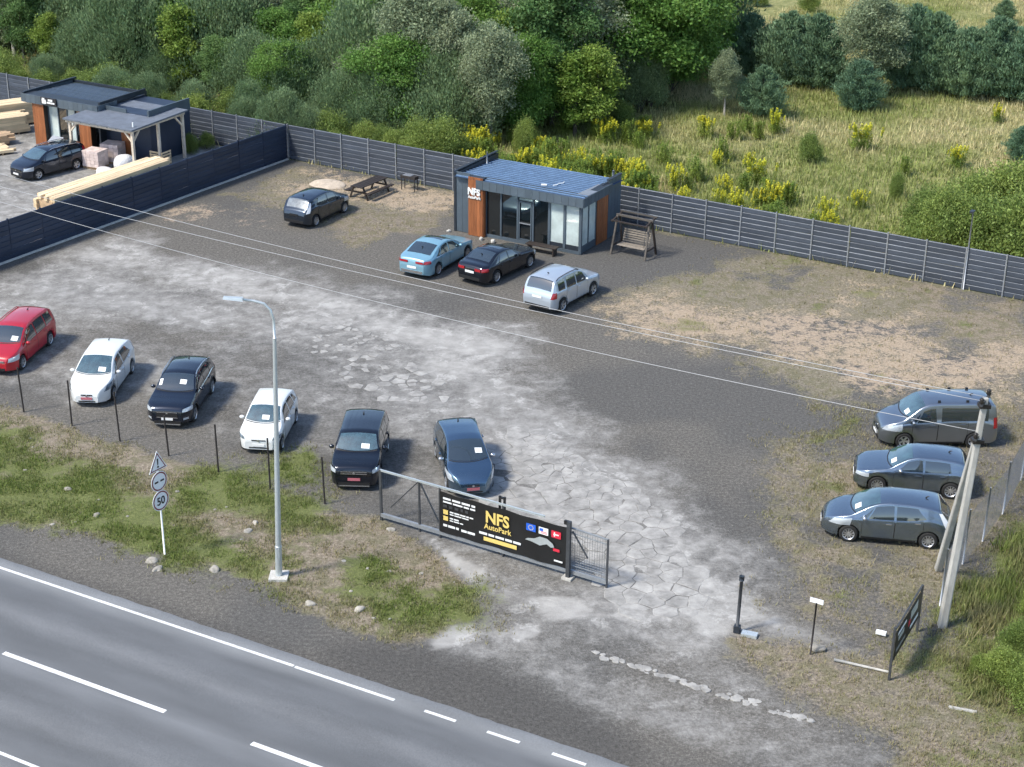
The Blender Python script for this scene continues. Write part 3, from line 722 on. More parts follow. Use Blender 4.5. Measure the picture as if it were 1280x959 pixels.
MB().tube([(5.35, 1.05, rz_(1) + .06), (5.5, 1.25, rz_(1) + .07), (5.42, 1.5, rz_(1.5) + .07), (5.55, 1.75, rz_(1.7) + .06), (5.5, 2.0, rz_(2) + .06)], .028, 6).build('loose_cable', 'white_paint', roof)
MB().box((4.9, .9, rz_(.9) + .06), (.3, .16, .05), rz=.4).build('scrap_sheet', 'white_paint', roof)
# glazing: mullions, door and panes
XS = [1.93, 2.84, 3.83, 4.75, 5.69, 6.58, 7.49]
for i, x in enumerate(XS):
    wd = .13 if i in (4, 5) else (.15 if i == 6 else .09)
    MB().box((x, .1, 1.33), (wd, .12, 2.62)).build('mullion', 'graphite', of)
MB().box((4.7, .1, .08), (5.55, .14, .16)).box((4.7, .1, 2.56), (5.55, .13, .13)).build('window_rail', 'graphite', of)
for i in range(6):
    x0, x1 = XS[i] + .06, XS[i + 1] - .06
    fr = i >= 4
    z0 = .42 if fr else .17
    MB().box(((x0 + x1) / 2, .11, (z0 + 2.5) / 2), (x1 - x0, .02, 2.5 - z0)).build('pane', 'glass_frost' if fr else 'glass_dark', of)
    if fr: MB().box(((x0 + x1) / 2, .105, .29), (x1 - x0, .05, .25)).build('kick_panel', 'graphite_dark', of)
dr = MB().box((3.94, .055, 1.24), (.07, .05, 2.1)).box((4.64, .055, 1.24), (.07, .05, 2.1)).box((4.29, .055, 2.26), (.77, .05, .08)).box((4.29, .055, .22), (.77, .05, .1)).build('door', 'graphite', of)
MB().box((4.29, .03, 1.12), (.66, .035, .06)).build('door_handle', 'galv', dr)
for a, b in ((.12, .86), (.94, 1.70)):
    MB().box((W_ - .05, (a + b) / 2, 1.46), (.02, b - a, 2.1)).build('pane', 'glass_frost', of)
for y in (.9, 1.72): MB().box((W_ - .06, y, 1.33), (.1, .09, 2.62)).build('mullion', 'graphite', of)
MB().box((W_ - .06, .9, .22), (.1, 1.7, .36)).box((W_ - .06, .9, 2.56), (.1, 1.7, .13)).build('window_rail', 'graphite', of)
# inside: pale back wall and a desk, seen through nothing but the door side
text('sign_letters', 'NFS', .50, 'white_paint', of, (1.0, -.235, 2.27), (PI / 2, 0, 0), .03, .018, xs=.88)
text('sign_letters', 'AutoPark', .205, 'white_paint', of, (1.02, -.235, 2.06), (PI / 2, 0, 0), .02, .006, xs=.95)
tag(thing('bench', (-3.16 + 5.75 * math.cos(OA) + .75 * math.sin(OA), 83.70 + 5.75 * math.sin(OA) - .75 * math.cos(OA), 0), OA, 'low dark brown bench in front of the office glass', 'bench'))
bn = bpy.data.objects['bench']
for y in (-.16, 0, .16): MB().box((0, y, .44), (1.75, .14, .045)).build('seat_plank', 'wood_dark', bn)
for x in (-.72, .72): MB().box((x, 0, .21), (.07, .4, .42)).build('leg', 'wood_dark', bn)
MB().box((0, 0, .16), (1.4, .05, .07)).build('stretcher', 'wood_dark', bn)
for i, (x, y, s, lb) in enumerate(((-.15, -.3, .16, 'small white stone at the office corner panels'), (2.0, -.55, .2, 'pale rock by the brown office pillar'), (2.75, -.6, .22, 'white rock in front of the office glazing'), (3.9, -.75, .26, 'white rock beside the office door step'), (4.9, -.85, .2, 'white rock close to the office bench'))):
    p = Vector((-3.16, 83.7, 0)) + Matrix.Rotation(OA, 3, 'Z') @ Vector((x, y, 0))
    rn = random.Random(i); vs = []
    bm = bmesh.new(); bmesh.ops.create_icosphere(bm, subdivisions=2, radius=1)
    for v in bm.verts: v.co = Vector((v.co.x * s * .7, v.co.y * s * .55, v.co.z * s * .55 + s * .3)) * rn.uniform(.85, 1.12)
    me = bpy.data.meshes.new('rock'); bm.to_mesh(me); bm.free(); me.materials.append(MATS['concrete_pale'])
    tag(link('rock', me, None, p, i), lb, 'rock', 'white rocks along the office')

# swing bench beside the office
sw = thing('garden_swing', (6.15, 80.25, 0), 0, 'dark wooden garden swing with slatted seat standing right of the office', 'swing')
sw.rotation_euler = (0, 0, R(-32))
for sx_ in (-1, 1):
    for sy_ in (-1, 1):
        MB().beam((sx_ * .98, sy_ * .62, 0), (sx_ * .92, sy_ * .12, 1.95), .09, .09).build('leg', 'wood_dark' if sy_ > 0 else 'wood_grey', sw)
    MB().beam((sx_ * .97, -.52, .45), (sx_ * .97, .52, .45), .07, .07).build('side_rail', 'wood_dark', sw)
    MB().beam((sx_ * .95, -.65, 1.78), (sx_ * .95, .55, 2.02), .08, .08).build('roof_bearer', 'wood_dark', sw)
    MB().tube([(sx_ * .7, -.05, 1.92), (sx_ * .74, -.3, .55)], .014, 6).build('chain', 'graphite_dark', sw)
    MB().tube([(sx_ * .7, .05, 1.92), (sx_ * .74, .28, 1.0)], .014, 6).build('chain', 'graphite_dark', sw)
MB().beam((-1.05, 0, 1.95), (1.05, 0, 1.95), .1, .1).build('top_beam', 'wood_grey', sw)
MB().beam((-1.05, -.58, 1.80), (1.05, -.58, 1.80), .1, .06).build('roof_slat', 'wood_dark', sw)
MB().beam((-1.05, .45, 2.03), (1.05, .45, 2.03), .1, .06).build('roof_slat', 'wood_grey', sw)
for k in range(5): MB().box((0, -.36 + k * .12, .48), (1.55, .09, .03)).build('seat_slat', 'swing_slat', sw)
for k in range(6): MB().box((0, .24 + k * .035, .58 + k * .11), (1.55, .03, .075)).build('back_slat', 'swing_slat', sw)

# picnic table and grill
pt = thing('picnic_table', (-8.29, 89.7, 0), math.atan2(91.05 - 88.3, -7.43 + 9.14), 'long black picnic table with bench beside the parked dark hatchback', 'table')
for k in range(4): MB().box((.25, -.3 + k * .2, .75), (2.5, .18, .045)).build('table_plank', 'wood_dark', pt)
for k in (-1, 1):
    MB().box((.25, k * .75, .43), (2.4, .26, .045)).build('bench_plank', 'wood_dark', pt)
for x in (-.75, 1.25):
    MB().beam((x, -.3, .74), (x, -.62, 0), .08, .08).build('leg', 'wood_dark', pt)
    MB().beam((x, .3, .74), (x, .62, 0), .08, .08).build('leg', 'wood_dark', pt)
    MB().box((x, 0, .40), (.06, 1.7, .09)).build('cross_rail', 'wood_dark', pt)
gr = thing('charcoal_grill', (-5.95, 90.85, 0), A1, 'rusty charcoal grill on thin legs by the back fence', 'grill')
MB().box((0, 0, .78), (1.0, .4, .16)).build('fire_box', 'rust_post', gr)
MB().box((-.1, 0, .87), (.55, .34, .02)).build('grate', 'galv', gr)
for x in (-.44, .44):
    for y in (-.16, .16): MB().box((x, y, .36), (.04, .04, .72)).build('leg', 'rust_post', gr)
mat('sand_pale', (.46, .39, .31), .95, var=.25, vscale=5, bump=.6, bscale=12)
def lump(name, loc, d, m, seed, label, cat, group=None, rz=0, amp=.25, sub=3):
    rn = random.Random(seed)
    bm = bmesh.new(); bmesh.ops.create_icosphere(bm, subdivisions=sub, radius=1)
    ph = [Vector((rn.uniform(-1, 1), rn.uniform(-1, 1), rn.uniform(-1, 1))).normalized() for _ in range(9)]
    for v in bm.verts:
        k = 1 + sum(amp * .4 * math.sin(4 * v.co.dot(q) + i * 1.7) for i, q in enumerate(ph)) / 2
        v.co = Vector((v.co.x * d[0] * k, v.co.y * d[1] * k, max(v.co.z, -.35) * d[2] * k))
    me = bpy.data.meshes.new(name); bm.to_mesh(me); bm.free(); me.materials.append(MATS[m])
    o = link(name, me, None, loc, rz)
    return tag(o, label, cat, group)
lump('sand_heap', (*(-10.75, 91.71), 0), (1.0, .7, .22), 'sand_pale', 3, 'low heap of pale sand behind the dark hatchback', 'heap', sub=4, amp=.35)

# ================================================================ neighbour's lumber yard
NA = R(-29.5)
nb = thing('yard_office', (-30.05, 99.75, 0), NA, 'dark metal yard office with brown pillars and black sign in the lumber yard', 'building')
NW, ND = 6.0, 4.3
MB().box((NW / 2, ND - .06, 1.5), (NW - .2, .12, 2.9)).box((.06, ND / 2 + .3, 1.5), (.12, ND - .7, 2.9)).box((NW - .06, ND / 2, 1.5), (.12, ND, 2.95)).build('wall', 'graphite_dark', nb)
panel_run(nb, 'metal_panel', 'graphite', (0, ND), (0, .6), .02, 3.2, 8, .035, out=(-1, 0))
MB().box((NW / 2, .3, 2.95), (NW + .2, .9, .44)).build('fascia_core', 'graphite_dark', nb)
panel_run(nb, 'fascia_panel', 'graphite', (-.1, -.16), (NW + .1, -.16), 2.68, 3.2, 16, .035)
panel_run(nb, 'fascia_panel', 'graphite', (NW + .1, -.15), (NW + .1, 1.5), 2.68, 3.2, 5, .035, out=(1, 0))
for x0, n in ((.62, 5), (4.35, 5)):
    panel_run(nb, 'wood_board', 'wood_clad', (x0, -.02), (x0 + .92, -.02), .02, 2.7, n, .03, gap=.008)
    MB().box((x0 + .46, .2, 1.35), (.9, .4, 2.68)).build('pillar_core', 'wood_dark', nb)
for x0, x1 in ((1.62, 2.35), (2.42, 3.1), (3.16, 3.75), (3.8, 4.3)):
    MB().box(((x0 + x1) / 2, .34, 1.4), (x1 - x0, .02, 2.3)).build('pane', 'glass_frost' if x0 in (1.62, 3.16) else 'glass_dark', nb)
for x in (1.58, 2.38, 3.13, 3.78, 4.33): MB().box((x, .33, 1.35), (.07, .1, 2.6)).build('mullion', 'graphite', nb)
MB().box((2.95, .33, .12), (2.8, .1, .24)).box((2.95, .33, 2.6), (2.8, .1, .12)).build('window_rail', 'graphite', nb)
rf2 = MB().grid([[(.1, y, 3.13 - .04 * y), (NW - .1, y, 3.13 - .04 * y)] for y in (-.1, 2, ND - .1)]).build('roof', 'roof_metal', nb)
for k in range(16):
    y = .05 + k * .265; MB().beam((.12, y, 3.145 - .04 * y), (NW - .12, y, 3.145 - .04 * y), .05, .045).build('roof_rib', 'graphite', rf2)
MB().box((.03, ND / 2, 3.22), (.16, ND + .3, .12)).box((NW - .02, ND / 2, 3.2), (.12, ND - .2, .3)).box((NW / 2, ND - .03, 3.06), (NW, .1, .16)).build('parapet', 'graphite_dark', nb)
sg = MB().box((2.25, -.245, 2.98), (1.25, .07, .46)).build('sign_board', 'sign_black', nb)
MB().box((1.9, -.29, 2.93), (.34, .012, .22)).prism([(1.72, -.296), (2.08, -.296), (2.08, -.284), (1.72, -.284)], 3.05, 3.07).box((1.86, -.29, 3.12), (.2, .012, .09)).build('sign_emblem', 'white_paint', sg)
MB().box((2.42, -.29, 3.07), (.36, .012, .12)).build('sign_lettering', 'white_paint', sg)
MB().box((2.45, -.29, 2.91), (.62, .012, .10)).build('sign_lettering', 'white_paint', sg)
# lower wing behind the shelter
wg = MB().box((NW + 1.75, 2.3, 1.45), (3.5, 3.6, 2.9)).build('wing_wall', 'slat_shaded', nb)
MB().box((NW + 1.0, .47, 2.75), (1.6, .08, .75)).box((NW + 3.46, 2.3, 2.85), (.12, 3.7, .75)).build('wing_parapet', 'graphite', nb)
MB().box((NW + 1.7, .46, 1.3), (.9, .06, 2.2)).build('wing_door', 'wood_clad', nb)
# shelter with bitumen roof on pale posts
NBX = Vector((math.cos(NA), math.sin(NA), 0)); NBY = Vector((-NBX.y, NBX.x, 0))
pg = thing('timber_shelter', (-26.35, 95.45, 0), NA, 'open shelter with flat bitumen roof on pale timber posts in the lumber yard', 'shelter')
PW, PD, PH = 5.0, 4.55, 2.72
MB().add([(-.15, -.25, PH), (PW + .15, -.25, PH), (PW + .15, PD + .2, PH + .12), (-.15, PD + .2, PH + .12), (-.15, -.25, PH + .09), (PW + .15, -.25, PH + .09), (PW + .15, PD + .2, PH + .21), (-.15, PD + .2, PH + .21)], [(0, 3, 2, 1), (4, 5, 6, 7), (0, 1, 5, 4), (1, 2, 6, 5), (2, 3, 7, 6), (3, 0, 4, 7)]).build('roof', 'bitumen', pg)
for x, y in ((.1, .05), (PW - .1, .05), (PW - .1, PD / 2), (PW - .1, PD - .1), (.1, PD - .1)):
    MB().box((x, y, (PH - .1) / 2), (.15, .15, PH - .1)).build('post', 'post_wood', pg)
for x in (.1, PW - .1): MB().beam((x, -.15, PH - .06), (x, PD + .1, PH - .0), .13, .16).build('beam', 'post_wood', pg)
for y in (.05, PD - .1): MB().beam((-.1, y - .11, PH - .09), (PW + .1, y - .11, PH - .09), .07, .17).build('beam', 'post_wood', pg)
for k in range(7): MB().beam((.5 + k * .68, -.2, PH - .015), (.5 + k * .68, .35, PH - .0), .07, .06).build('rafter_end', 'wood_dark', pg)
for (x, y, dx, dy) in ((.1, .05, 1, 0), (PW - .1, .05, -1, 0), (PW - .1, .05, 0, 1), (PW - .1, PD - .1, 0, -1), (.1, .05, 0, 1)):
    MB().beam((x, y, PH - .75), (x + dx * .6, y + dy * .6, PH - .12), .1, .09).build('brace', 'post_wood', pg)
MB().box((4.75, .35, PH + .2), (.07, .07, .34)).build('stub_post', 'white_paint', pg)
# brick pallets, bags, board packs
def pallet(loc, rz, d, label, wrap, rows=5):
    t = thing('brick_pallet', (*loc, 0), rz, label, 'pallet', 'pallets under the shelter')
    for k in range(3): MB().box((0, (k - 1) * d[1] * .42, .05), (d[0], .1, .1)).build('runner', 'lumber_old', t)
    MB().box((0, 0, .115), (d[0], d[1], .03)).build('deck', 'lumber_old', t)
    nx, ny = 4, 3
    h = d[2] / rows
    bm_ = MB().box((0, 0, 0), (d[0] / nx - .012, d[1] / ny - .012, h - .01)).mesh('brick', wrap)
    rn = random.Random(int(d[0] * 99))
    for r in range(rows):
        for i in range(nx):
            for j in range(ny):
                o = link('brick_block', bm_, t, ((i - nx / 2 + .5) * d[0] / nx + rn.uniform(-.008, .008), (j - ny / 2 + .5) * d[1] / ny + rn.uniform(-.008, .008), .135 + (r + .5) * h), rn.uniform(-.03, .03))
    return t
pallet((-24.75, 94.75), NA + .1, (1.15, 1.0, .95), 'shrink-wrapped pallet of pinkish bricks under the shelter near the dark car', 'brick_pink')
pallet((-23.95, 95.9), NA + .25, (1.15, 1.0, 1.05), 'pallet of pink bricks at the back of the shelter', 'brick_pink')
pallet((-22.0, 97.1), NA, (1.2, .9, .35), 'low pallet of grey blocks by the shelter rear post', 'concrete', 2)
lump('wrapped_load', (-22.95, 94.35, .35), (.62, .55, .62), 'wrap_white', 8, 'bulging white wrapped load beside the shelter front post', 'load', amp=.18, rz=.3)
lump('folded_tarp', (-23.6, 92.75, .15), (.95, .55, .42), 'tarp', 12, 'crumpled pale tarpaulin lying on the yard floor', 'tarpaulin', amp=.5, rz=-.5, sub=4)
st = thing('wooden_crate', (-21.05, 95.55, .0), NA, 'slatted wooden crate at the shelter right post', 'crate')
for k in range(5):
    MB().box((0, -.4, .12 + k * .17), (.95, .03, .10)).build('slat', 'lumber', st); MB().box((.46, 0, .12 + k * .17), (.03, .8, .10)).build('slat', 'lumber', st)
for x in (-.44, .44):
    for y in (-.37, .37): MB().box((x, y, .42), (.06, .06, .84)).build('corner_post', 'lumber', st)
# board stacks: every board a piece
def stack(base, rz, L, nb_, nl, wd, th, label, m='lumber', z0=.1, jitter=.06, seed=1, cat='lumber', gap=.008):
    t = thing('board_stack', base, rz, label, cat, 'stacks of sawn boards')
    rn = random.Random(seed)
    for x in (-L * .38, 0, L * .38): MB().box((x, 0, z0 / 2), (.1, nb_ * wd, z0)).build('bearer', 'lumber_old', t)
    bm_ = MB().box((0, 0, 0), (L, wd - gap, th - .006)).mesh('board', m)
    for l in range(nl):
        for k in range(nb_):
            outer = l == nl - 1 or k in (0, nb_ - 1)
            if not outer: continue
            o = link('board', bm_, t, (rn.uniform(-jitter, jitter), (k - nb_ / 2 + .5) * wd, z0 + (l + .5) * th), rn.uniform(-.006, .006))
            o.scale = (rn.uniform(.93, 1.02), 1, 1)
    MB().box((0, 0, z0 + (nl - 1) * th / 2), (L - .3, (nb_ - 2) * wd, (nl - 1) * th)).build('stack_core', 'lumber_old', t)
    return t
SFD = Vector((-E2.y, E2.x, 0))
c_ = CORNER - E2 * 14.2 + SFD * .95
stack((c_.x, c_.y, .02), A2, 8.6, 6, 9, .25, .225, 'long stack of fresh yellow boards leaning along the dark dividing fence', 'lumber', .25, .3, 3, gap=.035)
for (x, y, L, n, l, wd, lb, sd, rz) in ((-33.2, 103.6, 6.0, 7, 8, .2, 'tall board stack at the back fence, highest of the pile', 1, NA + R(63)), (-33.6, 101.2, 6.0, 8, 6, .2, 'broad board stack directly left of the yard office', 2, NA + R(62)), (-33.2, 98.7, 4.5, 6, 3, .2, 'low board stack beside the yard office pillar', 4, NA + R(60)), (-33.0, 96.9, 5.0, 9, 1, .2, 'single layer of boards lying nearest to the yard driveway', 5, NA + R(58))):
    stack((x, y, 0), rz, L, n, l, wd, .17, lb, 'lumber' if sd in (1, 2, 5) else 'lumber_old', .12, .25, sd)
dh = thing('dog_kennel', (-27.6, 97.5, 0), NA, 'small grey kennel standing before the yard office window', 'kennel')
MB().box((0, 0, .4), (.7, .8, .8)).build('wall', 'wood_grey', dh)
MB().add([(-.45, -.5, .78), (.45, -.5, .78), (.45, .5, .78), (-.45, .5, .78), (-.45, 0, 1.08), (.45, 0, 1.08)], [(0, 1, 5, 4), (2, 3, 4, 5), (0, 4, 3), (1, 2, 5)]).build('roof', 'galv', dh)
MB().box((0, -.405, .35), (.3, .02, .5)).build('door_opening', 'black_paint', dh)  # black panel instead of a hole, standing for the dark inside
pb = thing('planter_tub', (-28.55, 97.95, 0), 0, 'pale round tub with brown plant at the yard office pillar', 'tub')
MB().lathe([(.0, .02), (.26, .02), (.34, .42), (.30, .42), (.28, .36), (0, .36)], 16).build('tub', 'concrete', pb, smooth=True, ang=40)

# ================================================================ cars
def paint(name, col, metal=.35, rough=.3):
    mat(name, col, rough, metal, coat=1.0, spec=.5)
paint('paint_red', (.42, .006, .018), .1); paint('paint_white', (.70, .72, .72), 0); paint('paint_black', (.009, .013, .024), .7, .2)
paint('paint_navy', (.011, .018, .036), .7, .2); paint('paint_grey', (.21, .26, .315), .9, .27); paint('paint_bluegrey', (.105, .175, .255), .9, .25)  # greys lean blue: sky mirrored in the bodywork is put into the paint
paint('paint_dark', (.035, .05, .075), .8, .22); paint('paint_lightblue', (.22, .42, .53), .35); paint('paint_silver', (.46, .52, .59), .45)
paint('paint_midgrey', (.27, .30, .34), .9, .28)
mat('car_glass', (.016, .026, .032), .04, coat=1.0, spec=.8)
mat('car_glass_sky', (.042, .085, .100), .05, coat=1.0, spec=1.0, var=.5, vscale=2.5)  # teal base colour stands for sky mirrored in the windscreens
for k_ in ('car_glass', 'car_glass_sky'): MATS[k_].node_tree.nodes['Principled BSDF'].inputs['Coat IOR'].default_value = 1.9
mat('glass_reflect', (.20, .225, .24), .12, .3, coat=1.0, var=.5, vscale=3)  # pale base colour stands for a silvery reflection in the rear window
mat('tyre', (.018, .018, .018), .85)
mat('alloy', (.50, .51, .53), .3, .7)
mat('rim_dark', (.03, .03, .032), .5, .4)
mat('trim_black', (.014, .014, .015), .5)
mat('chrome', (.62, .63, .65), .18, .9)
mat('lamp_clear', (.50, .55, .60), .08, .2, coat=1.0)
mat('lamp_dim', (.20, .25, .30), .08, .3, coat=1.0, var=.6, vscale=9)
mat('tail_clear', (.74, .76, .79), .15, coat=1.0)
mat('lamp_red', (.35, .012, .018), .12, coat=1.0)
mat('plate_white', (.76, .77, .77), .4)
mat('plate_red', (.46, .14, .17), .45, var=.2, vscale=30)
mat('paper', (.82, .83, .84), .5)

def pchip(pts):
    x = np.array([p[0] for p in pts], float); y = np.array([p[1] for p in pts], float)
    h = np.diff(x); d = np.diff(y) / h; m = np.zeros_like(x)
    for i in range(1, len(x) - 1):
        if d[i - 1] * d[i] > 0:
            w1, w2 = 2 * h[i] + h[i - 1], h[i] + 2 * h[i - 1]; m[i] = (w1 + w2) / (w1 / d[i - 1] + w2 / d[i])
    m[0], m[-1] = d[0], d[-1]
    def f(q):
        q = min(max(q, x[0]), x[-1]); i = min(max(int(np.searchsorted(x, q)) - 1, 0), len(h) - 1)
        t = (q - x[i]) / h[i]; t2, t3 = t * t, t * t * t
        return float((2 * t3 - 3 * t2 + 1) * y[i] + (t3 - 2 * t2 + t) * h[i] * m[i] + (-2 * t3 + 3 * t2) * y[i + 1] + (t3 - t2) * h[i] * m[i + 1])
    return f

class CarShape:
    """body surface from a side outline, a belt line and a plan shape; s runs from the nose (0) to the tail (L)"""
    def __init__(c, sp):
        c.sp = sp; c.L, c.W, c.H = sp['L'], sp['W'], sp['H']
        c.top = pchip(sp['top']); c.belt = pchip(sp['belt'])
        c.xf, c.xr, c.r = sp['xf'], sp['xr'], sp['r']
        c.gc = sp.get('gc', .2)
        c.cache = {}
    def hw(c, s):
        kf, af, kr, ar = c.sp.get('nose', (.60, .75)) + c.sp.get('tail', (.72, .55))
        a = 1 - (1 - kf) * max(0, 1 - s / af) ** 2.6; b = 1 - (1 - kr) * max(0, 1 - (c.L - s) / ar) ** 2.6
        return c.W / 2 * a * b
    def arch(c, s):
        z = c.gc + .06 * max(0, 1 - s / .3) + .1 * max(0, 1 - (c.L - s) / .3)
        for xw in (c.xf, c.xr):
            ra = c.r + .055; d = abs(s - xw)
            if d < ra: z = max(z, c.r + math.sqrt(ra * ra - d * d) * .98 - .005)
        return z
    def section(c, s):
        k = round(s, 4)
        if k in c.cache: return c.cache[k]
        zt, W2 = c.top(s), c.hw(s)
        sh = min(c.belt(s), zt - .045); zb = min(c.arch(s), sh - .06)
        g = max(0, min(1, (zt - sh) / (c.H - c.belt(c.L * .5))))
        hr = W2 * (.965 - c.sp.get('tumble', .20) * g)
        rr = min(.085, (zt - sh) * .55); cr = .025 + .02 * g
        low = zb + max(.02, min(.12, (sh - zb) * .3))
        P = [(0, zb), (W2 * .80, zb), (W2 * .955, zb + .012), (W2 * .985, low), (W2 * 1.0, zb + (sh - zb) * .55), (W2 * .995, sh - (sh - zb) * .16), (W2 * .982, sh - .025), (W2 * .962, sh)]
        a = (W2 * .962, sh); b = (hr, zt - rr)
        for t in (.3, .65, 1.0): P.append((a[0] + (b[0] - a[0]) * t + .018 * math.sin(PI * t) * g, a[1] + (b[1] - a[1]) * t))
        for t in (25, 50, 75): P.append((hr - (1 - math.cos(R(t))) * .075 * W2 - .0, zt - rr + rr * math.sin(R(t)) * .92))
        e = P[-1][0]; ze = P[-1][1]
        for t in (.78, .5, .25, 0): P.append((e * t, ze + (zt + cr - ze) * (1 - t * t)))
        c.cache[k] = P
        return P
    def loc(c, s, y, z): return (c.L / 2 - s, y, z)
    def side_y(c, s, z):
        P = c.section(s); Z = [q[1] for q in P[2:13]]; Y = [q[0] for q in P[2:13]]
        return float(np.interp(z, Z, Y))
    def top_z(c, s, y):
        P = c.section(s)[10:]; Y = [q[0] for q in P][::-1]; Z = [q[1] for q in P][::-1]
        return float(np.interp(abs(y), Y, Z))
    def body(c):
        ss = set(np.linspace(0, c.L, int(c.L / .06)).tolist()) | {.01, .025, .045, .07, .1, .14} | {c.L - q for q in (.01, .025, .045, .07, .1, .14)}
        for xw in (c.xf, c.xr):
            ra = c.r + .055
            for q in np.linspace(-1, 1, 15): ss.add(xw + ra * math.sin(q * PI / 2) * .9999)
            ss.add(xw - ra - .004); ss.add(xw + ra + .004)
        ss = sorted(q for q in ss if 0 <= q <= c.L)
        o = [ss[0]]
        for q in ss[1:]:
            if q - o[-1] > .003: o.append(q)
        rows = []
        for s in o:
            P = c.section(s)
            rows.append([c.loc(s, y, z) for y, z in P] + [c.loc(s, -y, z) for y, z in P[::-1][1:]])
        b = MB().grid(rows); n = len(rows[0])
        b.add(rows[0], [tuple(range(n - 1))]); b.add(rows[-1], [tuple(reversed(range(n - 1)))])
        return b
    def side_patch(c, sgn, lo0, lo1, hi0, hi1, zlo, zhi, off=.007, n=12, m=5):
        """patch on the flank; zlo and zhi are functions of s or numbers"""
        fl = zlo if callable(zlo) else (lambda s: zlo); fh = zhi if callable(zhi) else (lambda s: zhi)
        P = []
        for i in range(n + 1):
            row = []
            for j in range(m + 1):
                v = j / m; s = (lo0 + (hi0 - lo0) * v) * (1 - i / n) + (lo1 + (hi1 - lo1) * v) * (i / n)
                s = min(max(s, .004), c.L - .004)
                z = fl(s) + (fh(s) - fl(s)) * v
                y = c.side_y(s, z); e = .01
                ds = (c.side_y(min(s + e, c.L), z) - c.side_y(max(s - e, 0), z)) / (2 * e); dz = (c.side_y(s, z + e) - c.side_y(s, z - e)) / (2 * e)
                nv = Vector((ds, 1, -dz)).normalized() * off
                q = c.loc(s, y, z); row.append((q[0] + nv.x, sgn * (q[1] + nv.y), q[2] + nv.z))
            P.append(row)
        if sgn < 0: P = P[::-1]
        return MB().grid(P)
    def top_patch(c, s0, s1, f0, f1, bow=0.0, off=.008, n=10, m=10, fixed=None):
        """patch across the top from s0 to s1, f0/f1 share of the half width; bow curves the s0 end towards the nose"""
        P = []
        for i in range(n + 1):
            v = i / n; row = []
            for j in range(m + 1):
                a = -1 + 2 * j / m
                s = s0 + bow * a * a * (1 - v) + (s1 - s0) * v
                hr = c.section(s)[12][0]; y = a * hr * (f0 + (f1 - f0) * v)
                z = c.top_z(s, y); e = .012
                ds = (c.top_z(min(s + e, c.L), y) - c.top_z(max(s - e, 0), y)) / (2 * e)
                nv = Vector((ds, 0, 1)).normalized() * off
                q = c.loc(s, y, z); row.append((q[0] + nv.x, q[1], q[2] + nv.z))
            P.append(row)
        return MB().grid([r[::-1] for r in P])

def wheel_meshes(r, style, wid=.2):
    t = MB().lathe([(r * .64, -wid / 2), (r * .9, -wid / 2), (r, -wid / 2 + .03), (r, wid / 2 - .03), (r * .9, wid / 2), (r * .64, wid / 2)], 28, 'y').mesh('wheel', 'tyre', True, 40, fix=True)
    b = MB().lathe([(0, .045), (r * .16, .045), (r * .2, .03)], 16, 'y')
    n = 10 if style == 'multi' else 5
    for k in range(n):
        a = 2 * PI * k / n; w0, w1 = (.06, .10) if n == 5 else (.03, .045)
        d = Vector((math.cos(a), 0, math.sin(a))); q = Vector((-d.z, 0, d.x))
        p0, p1 = d * r * .12, d * r * .62
        vs = [p0 + q * w0 / 2 + Vector((0, .045, 0)), p0 - q * w0 / 2 + Vector((0, .045, 0)), p1 - q * w1 / 2 + Vector((0, .07, 0)), p1 + q * w1 / 2 + Vector((0, .07, 0))]
        vs += [v + Vector((0, -.04, 0)) for v in vs]
        b.add(vs, [(0, 1, 2, 3), (7, 6, 5, 4), (0, 4, 5, 1), (1, 5, 6, 2), (2, 6, 7, 3), (3, 7, 4, 0)])
    b.lathe([(r * .58, .06), (r * .66, .085), (r * .66, -.05)], 28, 'y')
    rim = b.mesh('rim', 'alloy', fix=True)
    hub = MB().lathe([(0, 0), (r * .64, 0)], 20, 'y').mesh('brake_disc', 'rim_dark')
    return t, rim, hub

